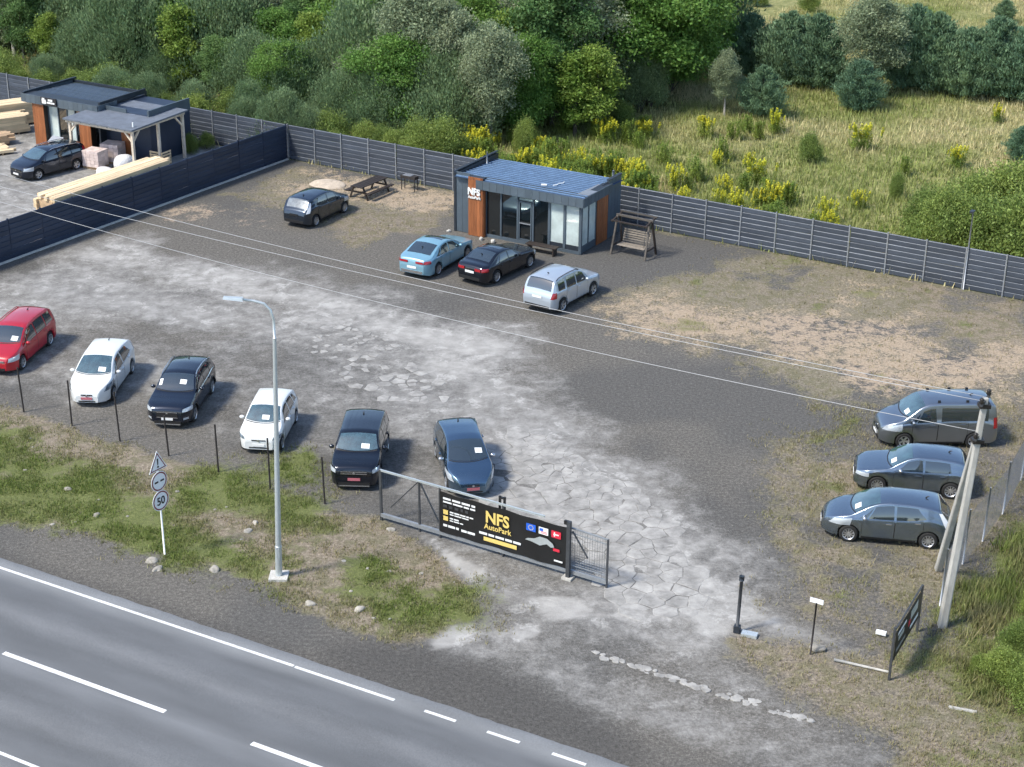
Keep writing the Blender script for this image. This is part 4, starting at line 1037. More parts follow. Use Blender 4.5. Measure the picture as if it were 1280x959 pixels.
def make_car(name, sp, pos, head, pm, label, cat='car', **kw):
    c = CarShape(sp); L, W, H = c.L, c.W, c.H
    o = thing(name, (pos[0], pos[1], .0), head, label, cat, kw.get('group', 'cars parked on the gravel lot'))
    c.body().build('body', pm, o, smooth=True, ang=38)
    ub = MB().box((0, 0, .36), (L * .86, W * .62, .36)); ub.build('underbody', 'trim_black', o)
    glass = kw.get('glass', 'car_glass')
    # windows
    ws = sp['screen']; rw = sp['rear']
    c.top_patch(ws[0], ws[1], .95, .90, bow=ws[2]).build('windscreen', kw.get('screen_glass', glass), o, smooth=True)
    c.top_patch(rw[0], rw[1], .86, rw[2]).build('rear_window', kw.get('rear_glass', glass), o, smooth=True)
    zl = lambda s: c.belt(s) + .015
    zh = lambda s: max(c.top(s) - sp.get('wtop', .092), c.belt(s) + .03)
    for sgn in (1, -1):
        for wv in sp['windows']:
            c.side_patch(sgn, *wv, zl, zh).build('side_window', glass, o, smooth=True)
        if sp.get('strip'):
            a, b = sp['windows'][0][0] - .03, sp['windows'][-1][1] + .03
            c.side_patch(sgn, a, b, a, b, lambda s: c.belt(s) - .022, lambda s: c.belt(s) + .006, .009, 20, 1).build('belt_trim', 'chrome', o)
        for dv in sp['doors']:
            s0, s1 = dv[:2]; zb = lambda s: c.gc + .10
            zt = lambda s: c.belt(s) - .015
            c.side_patch(sgn, s0 - .009, s1 + .009, s0 - .009, s1 + .009, lambda s: max(c.arch(s) + .03, c.gc + .09), lambda s: c.belt(s) - .004, .0025, 14, 8).build('door_seam', 'trim_black', o, smooth=True)
            d = c.side_patch(sgn, s0 + .006, s1 - .006, s0 + .006, s1 - .006, lambda s: max(c.arch(s) + .045, c.gc + .105), zt, .005, 14, 8).build('door', pm, o, smooth=True)
            hs, hz = s1 - .2, c.belt(s1) - .13
            y = c.side_y(hs, hz)
            MB().box((L / 2 - hs, sgn * (y + .025), hz), (.19, .035, .035)).build('handle', kw.get('handle', pm), d)
        sill = c.side_patch(sgn, c.xf + c.r + .1, c.xr - c.r - .1, c.xf + c.r + .1, c.xr - c.r - .1, lambda s: c.gc + .02, lambda s: c.gc + (.15 if sp.get('clad') else .075), .008, 12, 2)
        sill.build('sill', 'trim_black', o, smooth=True)
        if sp.get('clad'):
            for xw in (c.xf, c.xr):
                pts = []
                for k in range(13):
                    a = PI * k / 12; ra = c.r + .085; s = xw - ra * math.cos(a); z = c.r + ra * math.sin(a) * .97
                    s = min(max(s, .02), L - .02); pts.append((L / 2 - s, sgn * (c.side_y(s, max(z, c.gc + .05)) + .004), max(z, c.gc + .02)))
                MB().tube(pts, .035, 6).build('arch_cladding', 'trim_black', o, smooth=True)
        # lamps
        hl = sp['head']; c.side_patch(sgn, *hl[:4], hl[4], hl[5], .010, 10, 4).build('headlight', kw.get('lamp', 'lamp_clear'), o, smooth=True)
        tl = sp['taillamp']; c.side_patch(sgn, *tl[:4], tl[4], tl[5], .010, 8, 4).build('tail_light', sp.get('tail_mat', 'lamp_red'), o, smooth=True)
        if kw.get('fog'): c.side_patch(sgn, .03, .22, .03, .2, c.gc + .18, c.gc + .27, .010, 6, 2).build('fog_light', 'lamp_clear', o, smooth=True)
        # mirror
        ms = sp['windows'][0][0] + .22; mz = c.belt(ms) + .05; my = c.side_y(ms, mz)
        mm = MB(); 
        bm = bmesh.new(); bmesh.ops.create_uvsphere(bm, u_segments=12, v_segments=8, radius=1)
        mm.add([(L / 2 - ms + v.co.x * .075 + .02, sgn * (my + .13 + v.co.y * .105), mz + .035 + v.co.z * .075) for v in bm.verts], [tuple(v.index for v in f.verts) for f in bm.faces]); bm.free()
        mm.build('mirror', kw.get('mirror', pm), o, smooth=True, fix=True)
        if sp.get('rails'):
            a, b = sp['rails']; pts = []
            for k in range(11):
                s = a + (b - a) * k / 10; y = c.section(s)[11][0] * .97
                pts.append((L / 2 - s, sgn * y, c.top_z(s, y) + (.055 if 0 < k < 10 else -.0)))
            MB().tube(pts, .02, 6).build('roof_rail', kw.get('rail', 'chrome'), o, smooth=True)
    # nose and tail pieces
    zf = c.top(.05)
    w0 = c.hw(0) * 1.0
    gz = sp.get('grille', (.50, .62, .8))
    MB().box((L / 2 + .002, 0, (gz[0] + gz[1]) / 2), (.03, w0 * 2 * gz[2], gz[1] - gz[0])).build('grille', kw.get('grille', 'trim_black'), o)
    if kw.get('grille_trim'): MB().beam((L / 2 + .016, -w0 * gz[2], gz[0]), (L / 2 + .016, w0 * gz[2], gz[0]), .02, .025).build('grille_trim', 'chrome', o); MB().beam((L / 2 + .016, -w0 * gz[2], gz[1]), (L / 2 + .016, w0 * gz[2], gz[1]), .02, .025).build('grille_trim', 'chrome', o)
    iw = sp.get('intake', (1.75, .12))
    MB().box((L / 2 + .0, 0, .31), (.03, w0 * iw[0], iw[1])).build('bumper_intake', 'trim_black', o)
    if kw.get('skid'): MB().box((L / 2 + .012, 0, .235), (.03, w0 * 1.7, .04)).build('skid_plate', 'chrome', o)
    MB().box((L / 2 + .022, 0, sp.get('plate_f', .42)), (.02, .46, .10)).build('number_plate', kw.get('plate', 'plate_white'), o)
    MB().tube([(L / 2 + .012, 0, zf - .10), (L / 2 + .03, 0, zf - .10)], .045, 12).build('badge', 'chrome', o)
    wr = c.hw(L)
    MB().box((-L / 2 - .012, 0, sp.get('plate_r', .80)), (.02, .52, .115)).build('number_plate', kw.get('plate_back', 'plate_white'), o)
    MB().box((-L / 2 - .004, 0, .40), (.03, wr * 1.8, .14)).build('rear_bumper_trim', kw.get('rtrim', 'trim_black'), o)
    if sp.get('tail_cap'):
        z0, z1, wd = sp['tail_cap']
        for sgn in (1, -1): MB().box((-L / 2 - .004, sgn * (wr - wd / 2 - .02), (z0 + z1) / 2), (.025, wd, z1 - z0)).build('tail_light', 'lamp_red', o)
    # bonnet seam, wipers, antenna, roof extras
    b0 = ws[0] - .03
    MB().grid([[c.loc(b0 + ws[2] * a * a + e, a * c.hw(b0) * .82, c.top_z(b0 + ws[2] * a * a + e, a * c.hw(b0) * .82) + .006) for e in (-.035, .0)] for a in np.linspace(-1, 1, 11)]).build('wiper_cowl', 'trim_black', o)
    as_ = sp.get('antenna', L * .78)
    MB().tube([(L / 2 - as_, 0, c.top_z(as_, 0)), (L / 2 - as_ - .05, 0, c.top_z(as_, 0) + .05), (L / 2 - as_ - .12, 0, c.top_z(as_, 0) + .055)], [.03, .022, .012], 8).build('antenna', 'trim_black', o, smooth=True)
    if kw.get('sunroof'):
        a, b = kw['sunroof']; c.top_patch(a, b, .72, .72, off=.006).build('sunroof', 'car_glass', o, smooth=True)
    for (a, y, d1, d2) in kw.get('cards', ()):
        s = ws[0] + .02 + (ws[1] - ws[0]) * a; q = []
        for e1, e2 in ((0, -1), (0, 1), (1, 1), (1, -1)):
            ss = s + e1 * d1; yy = y + e2 * d2 / 2; q.append(c.loc(ss, yy, c.top_z(ss, yy) + .018))
        MB().add(q, [(0, 1, 2, 3)]).build('price_card', 'paper', o)
    for k, (a, y) in enumerate(kw.get('roof_knobs', ())):
        MB().box((L / 2 - a, y, c.top_z(a, y) + .035), (.10, .07, .08)).build('rack_mount', 'trim_black', o)
    if kw.get('roof_ribs'):
        for y in np.linspace(-.45, .45, 6): MB().grid([[c.loc(s, y + e, c.top_z(s, y) + .004) for e in (-.02, .02)] for s in np.linspace(ws[1] + .25, rw[0] - .15, 8)]).build('roof_groove', pm, o)
    # wheels
    tm, rm, hm = wheel_meshes(c.r, kw.get('rim', 'five'))
    for xw in (c.xf, c.xr):
        for sgn in (1, -1):
            wo = link('wheel', tm, o, (L / 2 - xw, sgn * (W / 2 - .125), c.r), 0 if sgn > 0 else PI)
            link('rim', rm, wo, (0, .03, 0)); link('brake_disc', hm, wo, (0, .035, 0))
            wo.rotation_euler = (0, random.Random(name + str(xw) + str(sgn)).uniform(0, 1.2), 0 if sgn > 0 else PI)
    return o

SP = {}
SP['leaf'] = dict(intake=(1.5, .045), L=4.445, W=1.77, H=1.55, xf=.93, xr=3.63, r=.32, top=[(0, .52), (.05, .66), (.2, .80), (.55, .935), (.95, 1.04), (1.25, 1.20), (1.6, 1.385), (1.95, 1.50), (2.4, 1.55), (3.0, 1.545), (3.55, 1.505), (3.92, 1.44), (4.08, 1.26), (4.24, 1.07), (4.38, .93), (4.445, .74)],
    belt=[(0, .62), (.5, .84), (1.0, .95), (2, .97), (3, 1.02), (3.6, 1.12), (3.9, 1.08), (4.445, .85)], screen=(1.0, 1.93, .16), rear=(3.90, 4.24, .80), nose=(.52, 1.0), tail=(.74, .55),
    windows=[(1.22, 1.5, 1.72, 1.72), (1.56, 2.42, 1.78, 2.40), (2.50, 3.52, 2.49, 3.20)], doors=[(1.36, 2.45), (2.47, 3.42)], head=(.22, .95, .42, 1.0, .66, lambda s: .80 + s * .14), taillamp=(4.16, 4.36, 3.90, 4.02, .86, 1.36), tail_mat='tail_clear', grille=(.56, .60, .5), plate_f=.44, plate_r=.74)
SP['mpv'] = dict(L=4.47, W=1.80, H=1.63, xf=.90, xr=3.60, r=.32, top=[(0, .55), (.04, .7), (.15, .82), (.5, .95), (.9, 1.06), (1.3, 1.3), (1.75, 1.52), (2.2, 1.61), (3, 1.63), (3.8, 1.59), (4.15, 1.52), (4.3, 1.35), (4.4, 1.1), (4.45, .95), (4.47, .8)],
    belt=[(0, .66), (.5, .86), (1, .96), (2, .99), (3, 1.02), (4, 1.06), (4.47, .9)], screen=(.98, 1.80, .14), rear=(4.12, 4.38, .86), nose=(.60, .7), tail=(.80, .4),
    windows=[(1.12, 1.40, 1.58, 1.58), (1.45, 2.35, 1.66, 2.33), (2.43, 3.3, 2.42, 3.25), (3.38, 4.0, 3.34, 3.9)], doors=[(1.3, 2.38), (2.4, 3.35)], head=(.05, .55, .12, .62, .62, lambda s: .76 + s * .15), taillamp=(4.2, 4.44, 4.16, 4.36, .8, 1.3), grille=(.62, .70, .85), rails=(1.9, 4.05))
SP['hatch_suv'] = dict(L=4.44, W=1.82, H=1.60, xf=.87, xr=3.54, r=.345, gc=.24, clad=True, strip=True, top=[(0, .62), (.04, .80), (.2, .92), (.8, 1.02), (1.15, 1.08), (1.5, 1.29), (1.95, 1.51), (2.3, 1.58), (2.9, 1.59), (3.6, 1.53), (3.95, 1.46), (4.15, 1.25), (4.32, 1.05), (4.41, .95), (4.44, .75)],
    belt=[(0, .72), (.5, .93), (1, 1.0), (2, 1.03), (3, 1.06), (3.7, 1.12), (4.44, .95)], screen=(1.2, 2.0, .14), rear=(3.95, 4.28, .84), nose=(.66, .6), tail=(.76, .5),
    windows=[(1.42, 2.45, 1.85, 2.43), (2.53, 3.3, 2.52, 3.2), (3.38, 3.8, 3.32, 3.5)], doors=[(1.4, 2.48), (2.5, 3.32)], head=(.03, .5, .06, .52, .74, lambda s: .86 + s * .08), taillamp=(4.1, 4.42, 4.06, 4.36, .9, 1.1), grille=(.52, .74, .70), rails=(1.9, 3.9), plate_f=.46)
SP['mini'] = dict(intake=(1.4, .04), L=3.54, W=1.645, H=1.48, xf=.58, xr=3.0, r=.295, gc=.18, top=[(0, .55), (.03, .68), (.12, .78), (.4, .9), (.7, .98), (1.0, 1.18), (1.35, 1.39), (1.7, 1.47), (2.3, 1.48), (3.0, 1.42), (3.25, 1.34), (3.4, 1.05), (3.5, .9), (3.54, .7)],
    belt=[(0, .66), (.4, .84), (.8, .92), (1.6, .95), (2.5, 1.0), (3.1, 1.06), (3.54, .8)], screen=(.76, 1.45, .13), rear=(3.14, 3.42, .84), nose=(.66, .55), tail=(.8, .35),
    windows=[(.98, 1.95, 1.33, 1.93), (2.03, 2.7, 2.02, 2.6), (2.76, 3.1, 2.68, 2.85)], doors=[(.98, 1.98), (2.0, 2.72)], head=(.02, .38, .06, .40, .64, lambda s: .74 + s * .14), taillamp=(3.3, 3.52, 3.26, 3.44, .78, 1.12), grille=(.60, .63, .5))
SP['boxy'] = dict(L=4.14, W=1.80, H=1.60, xf=.84, xr=3.41, r=.335, gc=.2, top=[(0, .6), (.03, .8), (.12, .93), (.5, 1.02), (1.0, 1.1), (1.3, 1.33), (1.6, 1.53), (1.95, 1.6), (2.6, 1.6), (3.5, 1.56), (3.9, 1.5), (4.0, 1.3), (4.08, 1.05), (4.12, .9), (4.14, .7)],
    belt=[(0, .72), (.5, .95), (1, 1.03), (2, 1.06), (3, 1.10), (3.6, 1.14), (4.14, 1.0)], screen=(1.04, 1.66, .12), rear=(3.86, 4.05, .86), nose=(.74, .5), tail=(.86, .3), tumble=.14,
    windows=[(1.2, 2.25, 1.55, 2.23), (2.33, 3.15, 2.32, 3.1), (3.22, 3.6, 3.18, 3.5)], doors=[(1.22, 2.28), (2.3, 3.17)], head=(.03, .42, .06, .42, .74, lambda s: .86 + s * .1), taillamp=(3.9, 4.12, 3.88, 4.02, .95, 1.42), grille=(.72, .80, .72), plate_f=.50)
SP['fastback'] = dict(L=4.87, W=1.85, H=1.475, xf=.95, xr=3.80, r=.33, strip=True, top=[(0, .55), (.04, .68), (.2, .79), (.8, .9), (1.4, .98), (1.8, 1.2), (2.3, 1.41), (2.7, 1.47), (3.1, 1.46), (3.5, 1.39), (3.9, 1.25), (4.25, 1.11), (4.5, 1.06), (4.75, 1.03), (4.83, .93), (4.87, .7)],
    belt=[(0, .65), (.6, .82), (1.4, .92), (2.5, .95), (3.5, .99), (4.2, 1.0), (4.87, .85)], screen=(1.45, 2.32, .15), rear=(3.42, 4.22, .80), nose=(.60, .75), tail=(.72, .6),
    windows=[(1.62, 2.7, 2.15, 2.68), (2.78, 3.6, 2.77, 3.35), (3.66, 4.0, 3.42, 3.52)], doors=[(1.65, 2.73), (2.75, 3.6)], head=(.04, .55, .1, .58, .62, lambda s: .74 + s * .1), taillamp=(4.5, 4.85, 4.5, 4.82, .82, .96), grille=(.42, .6, .7), tail_cap=(.84, .95, .42), plate_r=.62)
SP['saloon'] = dict(L=4.66, W=1.82, H=1.43, xf=.80, xr=3.61, r=.33, strip=False, top=[(0, .55), (.04, .7), (.2, .8), (.9, .92), (1.45, .99), (1.85, 1.2), (2.3, 1.39), (2.7, 1.43), (3.1, 1.42), (3.5, 1.33), (3.85, 1.17), (4.1, 1.07), (4.4, 1.04), (4.55, .99), (4.63, .88), (4.66, .68)],
    belt=[(0, .66), (.6, .84), (1.4, .92), (2.5, .95), (3.5, .98), (4.1, .98), (4.66, .84)], screen=(1.5, 2.32, .14), rear=(3.3, 3.98, .82), nose=(.62, .65), tail=(.74, .5),
    windows=[(1.66, 2.6, 2.15, 2.58), (2.68, 3.42, 2.67, 3.22), (3.48, 3.72, 3.28, 3.36)], doors=[(1.66, 2.63), (2.65, 3.42)], head=(.04, .5, .08, .52, .64, lambda s: .76 + s * .08), taillamp=(4.3, 4.64, 4.3, 4.6, .78, .94), grille=(.46, .68, .5), tail_cap=(.80, .93, .34), plate_r=.72)
SP['suv'] = dict(L=4.35, W=1.84, H=1.70, xf=.85, xr=3.48, r=.35, gc=.26, clad=False, top=[(0, .6), (.04, .82), (.2, .95), (.8, 1.04), (1.15, 1.09), (1.45, 1.33), (1.8, 1.58), (2.15, 1.67), (2.8, 1.69), (3.6, 1.66), (3.95, 1.6), (4.1, 1.4), (4.25, 1.05), (4.32, .9), (4.35, .7)],
    belt=[(0, .72), (.5, .95), (1, 1.03), (2, 1.05), (3, 1.08), (4, 1.12), (4.35, .9)], screen=(1.2, 1.85, .13), rear=(3.94, 4.2, .86), nose=(.66, .55), tail=(.82, .35),
    windows=[(1.4, 2.3, 1.72, 2.28), (2.38, 3.15, 2.37, 3.1), (3.3, 3.85, 3.25, 3.8)], doors=[(1.4, 2.33), (2.35, 3.2)], head=(.03, .42, .06, .42, .72, lambda s: .88 + s * .05), taillamp=(4.05, 4.33, 4.02, 4.24, .84, 1.12), grille=(.6, .76, .7), rails=(1.95, 3.85), plate_r=.86)
SP['van'] = dict(L=4.56, W=1.755, H=1.86, xf=.92, xr=3.645, r=.32, top=[(0, .55), (.04, .75), (.2, .92), (.5, 1.05), (.85, 1.18), (1.2, 1.45), (1.55, 1.7), (1.9, 1.82), (2.5, 1.86), (3.5, 1.86), (4.2, 1.83), (4.38, 1.75), (4.46, 1.4), (4.52, 1.0), (4.56, .7)],
    belt=[(0, .66), (.5, .92), (1, 1.05), (2, 1.10), (3, 1.15), (4, 1.15), (4.56, 1.0)], screen=(.92, 1.66, .15), rear=(4.3, 4.47, .86), nose=(.60, .8), tail=(.88, .25), tumble=.12, wtop=.17,
    windows=[(1.0, 1.3, 1.5, 1.5), (1.36, 2.12, 1.6, 2.05), (2.3, 4.12, 2.3, 4.12)], doors=[(1.2, 2.18), (2.2, 3.35)], head=(.08, .8, .22, .8, .74, lambda s: .88 + s * .2), taillamp=(4.35, 4.54, 4.33, 4.48, .85, 1.3), grille=(.58, .66, .6))
SP['hatch'] = dict(L=4.26, W=1.79, H=1.48, xf=.83, xr=3.46, r=.325, top=[(0, .55), (.03, .7), (.15, .8), (.7, .93), (1.15, 1.0), (1.55, 1.22), (1.95, 1.41), (2.3, 1.475), (2.9, 1.475), (3.5, 1.435), (3.82, 1.38), (3.98, 1.18), (4.12, 1.02), (4.22, .9), (4.26, .65)],
    belt=[(0, .66), (.5, .85), (1.1, .94), (2, .96), (3, .99), (3.6, 1.03), (4.26, .85)], screen=(1.2, 2.02, .14), rear=(3.80, 4.07, .84), nose=(.66, .6), tail=(.80, .4),
    windows=[(1.4, 2.4, 1.85, 2.38), (2.48, 3.42, 2.47, 3.34)], doors=[(1.38, 2.43), (2.45, 3.3)], head=(.03, .5, .06, .5, .64, lambda s: .75 + s * .1), taillamp=(3.95, 4.24, 3.92, 4.16, .84, 1.04), grille=(.60, .66, .7))
SP['wagon'] = dict(SP['mpv'], H=1.56, L=4.55, top=[(q[0] * 4.55 / 4.47, q[1] if q[1] < 1.0 else 1.0 + (q[1] - 1.0) * .87) for q in SP['mpv']['top']])

def axle_place(side_front, side_rear, sp, sgn):
    """centre and heading of a car from where two wheels of one flank stand; sgn +1 left flank, -1 right"""
    f, r = Vector(side_front), Vector(side_rear); d = (f - r).normalized(); h = math.atan2(d.y, d.x)
    mid = (f + r) / 2; n = Vector((-d.y, d.x))
    s = SP[sp]
    ctr = mid - n * sgn * (s['W'] / 2 - .05) + d * ((s['xf'] + s['xr']) / 2 - s['L'] / 2)
    return (ctr.x, ctr.y), h
def place(sp, a, head, sgn):
    """from the front wheel contact of one flank and a heading"""
    h = R(head); d = Vector((math.cos(h), math.sin(h))); n = Vector((-d.y, d.x)); s = SP[sp]
    ctr = Vector(a) - n * sgn * (s['W'] / 2 - .05) - d * (s['L'] / 2 - s['xf'])
    return (ctr.x, ctr.y), h

P_, H_ = place('mpv', (-20.84, 64.75), -100, 1)
make_car('minivan', SP['mpv'], P_, H_, 'paint_red', 'red people carrier at the left frame edge', glass='car_glass', rail='paint_red', cards=((.12, .45, .2, .28),), plate='plate_white', grille='chrome')
P_, H_ = place('leaf', (-16.29, 61.73), -93.5, 1)
make_car('electric_hatchback', SP['leaf'], P_, H_, 'paint_white', 'white rounded electric hatchback parked between the red people carrier and the black crossover', screen_glass='car_glass_sky', plate='plate_red', cards=((.1, .35, .2, .3),), rim='five', lamp='lamp_dim')
P_, H_ = place('hatch_suv', (-12.62, 59.75), -95, 1)
make_car('compact_crossover', SP['hatch_suv'], P_, H_, 'paint_navy', 'black compact crossover with silver roof rails and a white card in the windscreen', cards=((.32, .28, .2, .26), (.25, -.62, .28, .12)), skid=True, fog=True, grille='trim_black', grille_trim=True)
P_, H_ = place('mini', (-8.82, 57.27), -95.5, 1)
make_car('city_car', SP['mini'], P_, H_, 'paint_white', 'small white city car parked behind the street lamp', screen_glass='car_glass_sky', cards=((.1, .1, .16, .28),), lamp='lamp_dim')
P_, H_ = place('boxy', (-4.86, 54.67), -92.0, 1)
make_car('boxy_crossover', SP['boxy'], P_, H_, 'paint_black', 'boxy black crossover with pink plate parked at the gate left end', screen_glass='car_glass_sky', plate='plate_red', grille_trim=True, skid=True, roof_ribs=True, cards=((.1, .3, .14, .3),), handle='trim_black')
P_, H_ = place('leaf', (-2.36, 54.05), -79.0, -1)
make_car('electric_hatchback', SP['leaf'], P_, H_, 'paint_bluegrey', 'blue-grey electric hatchback facing the gate banner', plate='plate_red', cards=((.28, .42, .2, .26),), mirror='chrome')
P_, H_ = axle_place((-9.3, 86.46), (-10.49, 84.28), 'leaf', -1)
make_car('electric_hatchback', SP['leaf'], P_, H_, 'paint_dark', 'dark electric hatchback seen from behind next to the picnic table', plate_back='trim_black', rim='multi', rear_glass='glass_reflect')
P_, H_ = axle_place((-2.36, 79.28), (-3.66, 76.86), 'fastback', -1)
make_car('fastback_saloon', SP['fastback'], P_, H_, 'paint_lightblue', 'light blue fastback saloon parked before the office', sunroof=(2.35, 2.85), rtrim='chrome', rim='multi')
P_, H_ = axle_place((.8, 78.05), (-.76, 75.87), 'saloon', -1)
make_car('saloon_car', SP['saloon'], P_, H_, 'paint_black', 'black saloon with white rear plate between the light blue and the silver car', rim='multi', sunroof=(2.4, 2.9))
P_, H_ = axle_place((3.79, 74.15), (2.36, 72.09), 'suv', -1)
make_car('silver_suv', SP['suv'], P_, H_, 'paint_silver', 'silver off-road car with black roof rails and red tail lights', rail='trim_black', plate_back='plate_white')
P_, H_ = axle_place((15.24, 57.91), (17.93, 58.00), 'van', 1)
make_car('passenger_van', SP['van'], P_, H_, 'paint_midgrey', 'grey passenger van with black roof rack mounts, farthest of the three by the wire fence', 'van', screen_glass='car_glass_sky', roof_knobs=((2.05, -.62), (2.9, -.62), (3.6, -.62), (2.2, .6), (3.3, .6)), cards=((.05, .35, .16, .32),), rim='five')
P_, H_ = axle_place((13.45, 54.17), (16.04, 53.72), 'hatch', 1)
make_car('family_hatchback', SP['hatch'], P_, H_, 'paint_grey', 'grey five-door hatchback in the middle of the three by the wire fence', screen_glass='car_glass_sky', cards=((.08, .35, .18, .3),), rim='multi', mirror='chrome')
P_, H_ = axle_place((11.72, 50.47), (14.38, 50.0), 'leaf', 1)
make_car('electric_hatchback', SP['leaf'], P_, H_, 'paint_grey', 'grey electric hatchback nearest the concrete pole, front pointing left', screen_glass='car_glass_sky', cards=((.08, .35, .2, .32),), rim='multi', handle='chrome', mirror='chrome')
P_, H_ = place('wagon', (-27.42, 92.08), -128, 1)
make_car('dark_estate', SP['wagon'], P_, H_, 'paint_navy', 'dark blue estate car parked beside the shelter in the lumber yard', group='car in the lumber yard', screen_glass='car_glass_sky')

# ================================================================ sliding gate with banner
GA = math.atan2(-4.50, 7.76)
gt = thing('sliding_gate', (-4.58, 51.71, 0), GA, 'grey steel sliding gate carrying the black banner', 'gate')
GL = 8.97
MB().box((GL / 2, 0, .22), (GL, .10, .14)).build('bottom_rail', 'gate_rail', gt)
MB().beam((0, 0, 1.98), (6.6, 0, 2.0), .06, .07).build('top_rail', 'zinc_light', gt)
MB().beam((7.6, 0, 1.86), (GL, 0, 1.80), .05, .05).build('top_rail', 'gate_rail', gt)
MB().beam((7.6, 0, 1.68), (GL, 0, 1.62), .03, .03).build('upper_bar', 'gate_rail', gt)
MB().beam((7.6, 0, .46), (GL, 0, .46), .03, .03).build('lower_bar', 'gate_rail', gt)
for x, z in ((0, 2.0), (1.62, 1.96), (2.47, 1.98), (5.0, 1.98), (GL, 1.82)):
    MB().box((x, 0, z / 2), (.06 if x not in (0,) else .09, .06, z)).build('upright', 'gate_steel', gt)
for a, b in (((1.55, .0, 1.9), (.42, 0, .62)), ((1.68, 0, 1.9), (2.42, 0, .6)), ((7.66, 0, 1.75), (8.25, 0, .9))):
    MB().beam(a, b, .04, .05, up=(0, 1, 0)).build('diagonal_brace', 'gate_steel', gt)
# wire infill, each bar a piece
for k in range(14): MB().tube([(7.66 + k * .093, .0, .29), (7.66 + k * .093, 0, 1.8)], .006, 4).build('infill_wire', 'mesh_wire', gt)
for k in range(15): MB().tube([(7.62, .008, .34 + k * .098), (GL - .03, .008, .34 + k * .094)], .006, 4).build('infill_wire', 'mesh_wire', gt)
for k in range(26): MB().tube([(.08 + k * .094, .0, .29), (.08 + k * .094, 0, 1.96)], .003, 4).build('infill_wire', 'mesh_wire', gt)
gp = thing('gate_post', (-4.58 + 7.60 * math.cos(GA) + .14 * math.sin(GA), 51.71 + 7.60 * math.sin(GA) - .14 * math.cos(GA), 0), GA, 'thick dark gate post at the right end of the banner', 'post')
MB().box((0, 0, 1.08), (.13, .13, 2.16)).build('shaft', 'gate_steel', gp)
MB().box((-.12, 0, 2.1), (.12, .08, .14)).build('roller_bracket', 'black_paint', gp)
MB().box((0, 0, .04), (.36, .3, .08)).build('footing', 'concrete', gp)
g2 = thing('gate_post', (-4.58 + 4.86 * math.cos(GA) - .16 * math.sin(GA), 51.71 + 4.86 * math.sin(GA) + .16 * math.cos(GA), 0), GA, 'slim roller post rising behind the middle of the banner', 'post')
MB().box((-.08, 0, 1.1), (.07, .07, 2.2)).box((.1, 0, 1.1), (.07, .07, 2.2)).box((.01, 0, 2.15), (.25, .09, .05)).build('shaft', 'black_paint', g2)
# banner: cloth sheet, print as thin pieces
bx0, bx1, bz0, bz1 = 2.50, 7.52, .30, 1.86
bn = thing('banner', (-4.58 + .07 * math.sin(GA), 51.71 - .07 * math.cos(GA), 0), GA, 'black advertising banner with gold NFS AutoPark lettering on the gate', 'banner')
def bz(x, v): return bz0 + (bz1 - bz0) * v + .012 * math.sin(x * 5.1) * (1 if v > .5 else -.6)
def by(x, z): return -.012 * math.sin(x * 2.3) - .010 * math.sin(x * 5 + z * 3)
MB().grid([[(x, by(x, v * 1.6), bz(x, v)) for v in np.linspace(0, 1, 7)] for x in np.linspace(bx0, bx1, 40)]).build('cloth', 'banner_black', bn, smooth=True)
def bar(x0, x1, z, h, m, nm='print_line'): MB().box(((x0 + x1) / 2, -.034, z), (x1 - x0, .006, h)).build(nm, m, bn)
rnw = random.Random(5)
def words(x0, x1, z, h, m, lo=.12, hi=.36, gap=.05):
    x = x0
    while x < x1 - .05:
        L = min(rnw.uniform(lo, hi), x1 - x); bar(x, x + L, z, h, m); x += L + gap
words(bx0 + .17, bx0 + 1.46, 1.66, .075, 'white_paint', .22, .36, .06)
words(bx0 + .17, bx0 + 1.46, 1.53, .06, 'white_paint', .2, .4, .05)
words(bx0 + .17, bx0 + 1.25, 1.37, .10, 'gate_steel', .08, .16, .09)
for z in (1.14, .90):
    MB().box((bx0 + .27, -.034, z), (.19, .006, .17)).build('print_icon', 'gold', bn)
    words(bx0 + .44, bx0 + (1.4 if z > 1 else .8), z + .045, .05, 'white_paint', .1, .3, .03)
    words(bx0 + .44, bx0 + (1.25 if z > 1 else 1.0), z - .045, .04, 'white_paint', .1, .3, .03)
words(bx0 + .17, bx0 + .80, .62, .085, 'white_paint', .16, .3, .04); words(bx0 + .9, bx0 + 1.5, .60, .085, 'white_paint', .2, .3, .03)
text('lettering', 'NFS', .60, 'gold', bn, (bx0 + 1.86, -.034, 1.22), (PI / 2, 0, 0), .003, .018, xs=.92)
text('lettering', 'AutoPark', .285, 'gold', bn, (bx0 + 1.82, -.034, .96), (PI / 2, 0, 0), .003, .006, xs=.92, space=1.04)
words(bx0 + 1.62, bx0 + 3.3, .75, .085, 'white_paint', .18, .34, .05)
bar(bx0 + 1.8, bx0 + 3.1, .56, .15, 'gold', 'print_band')
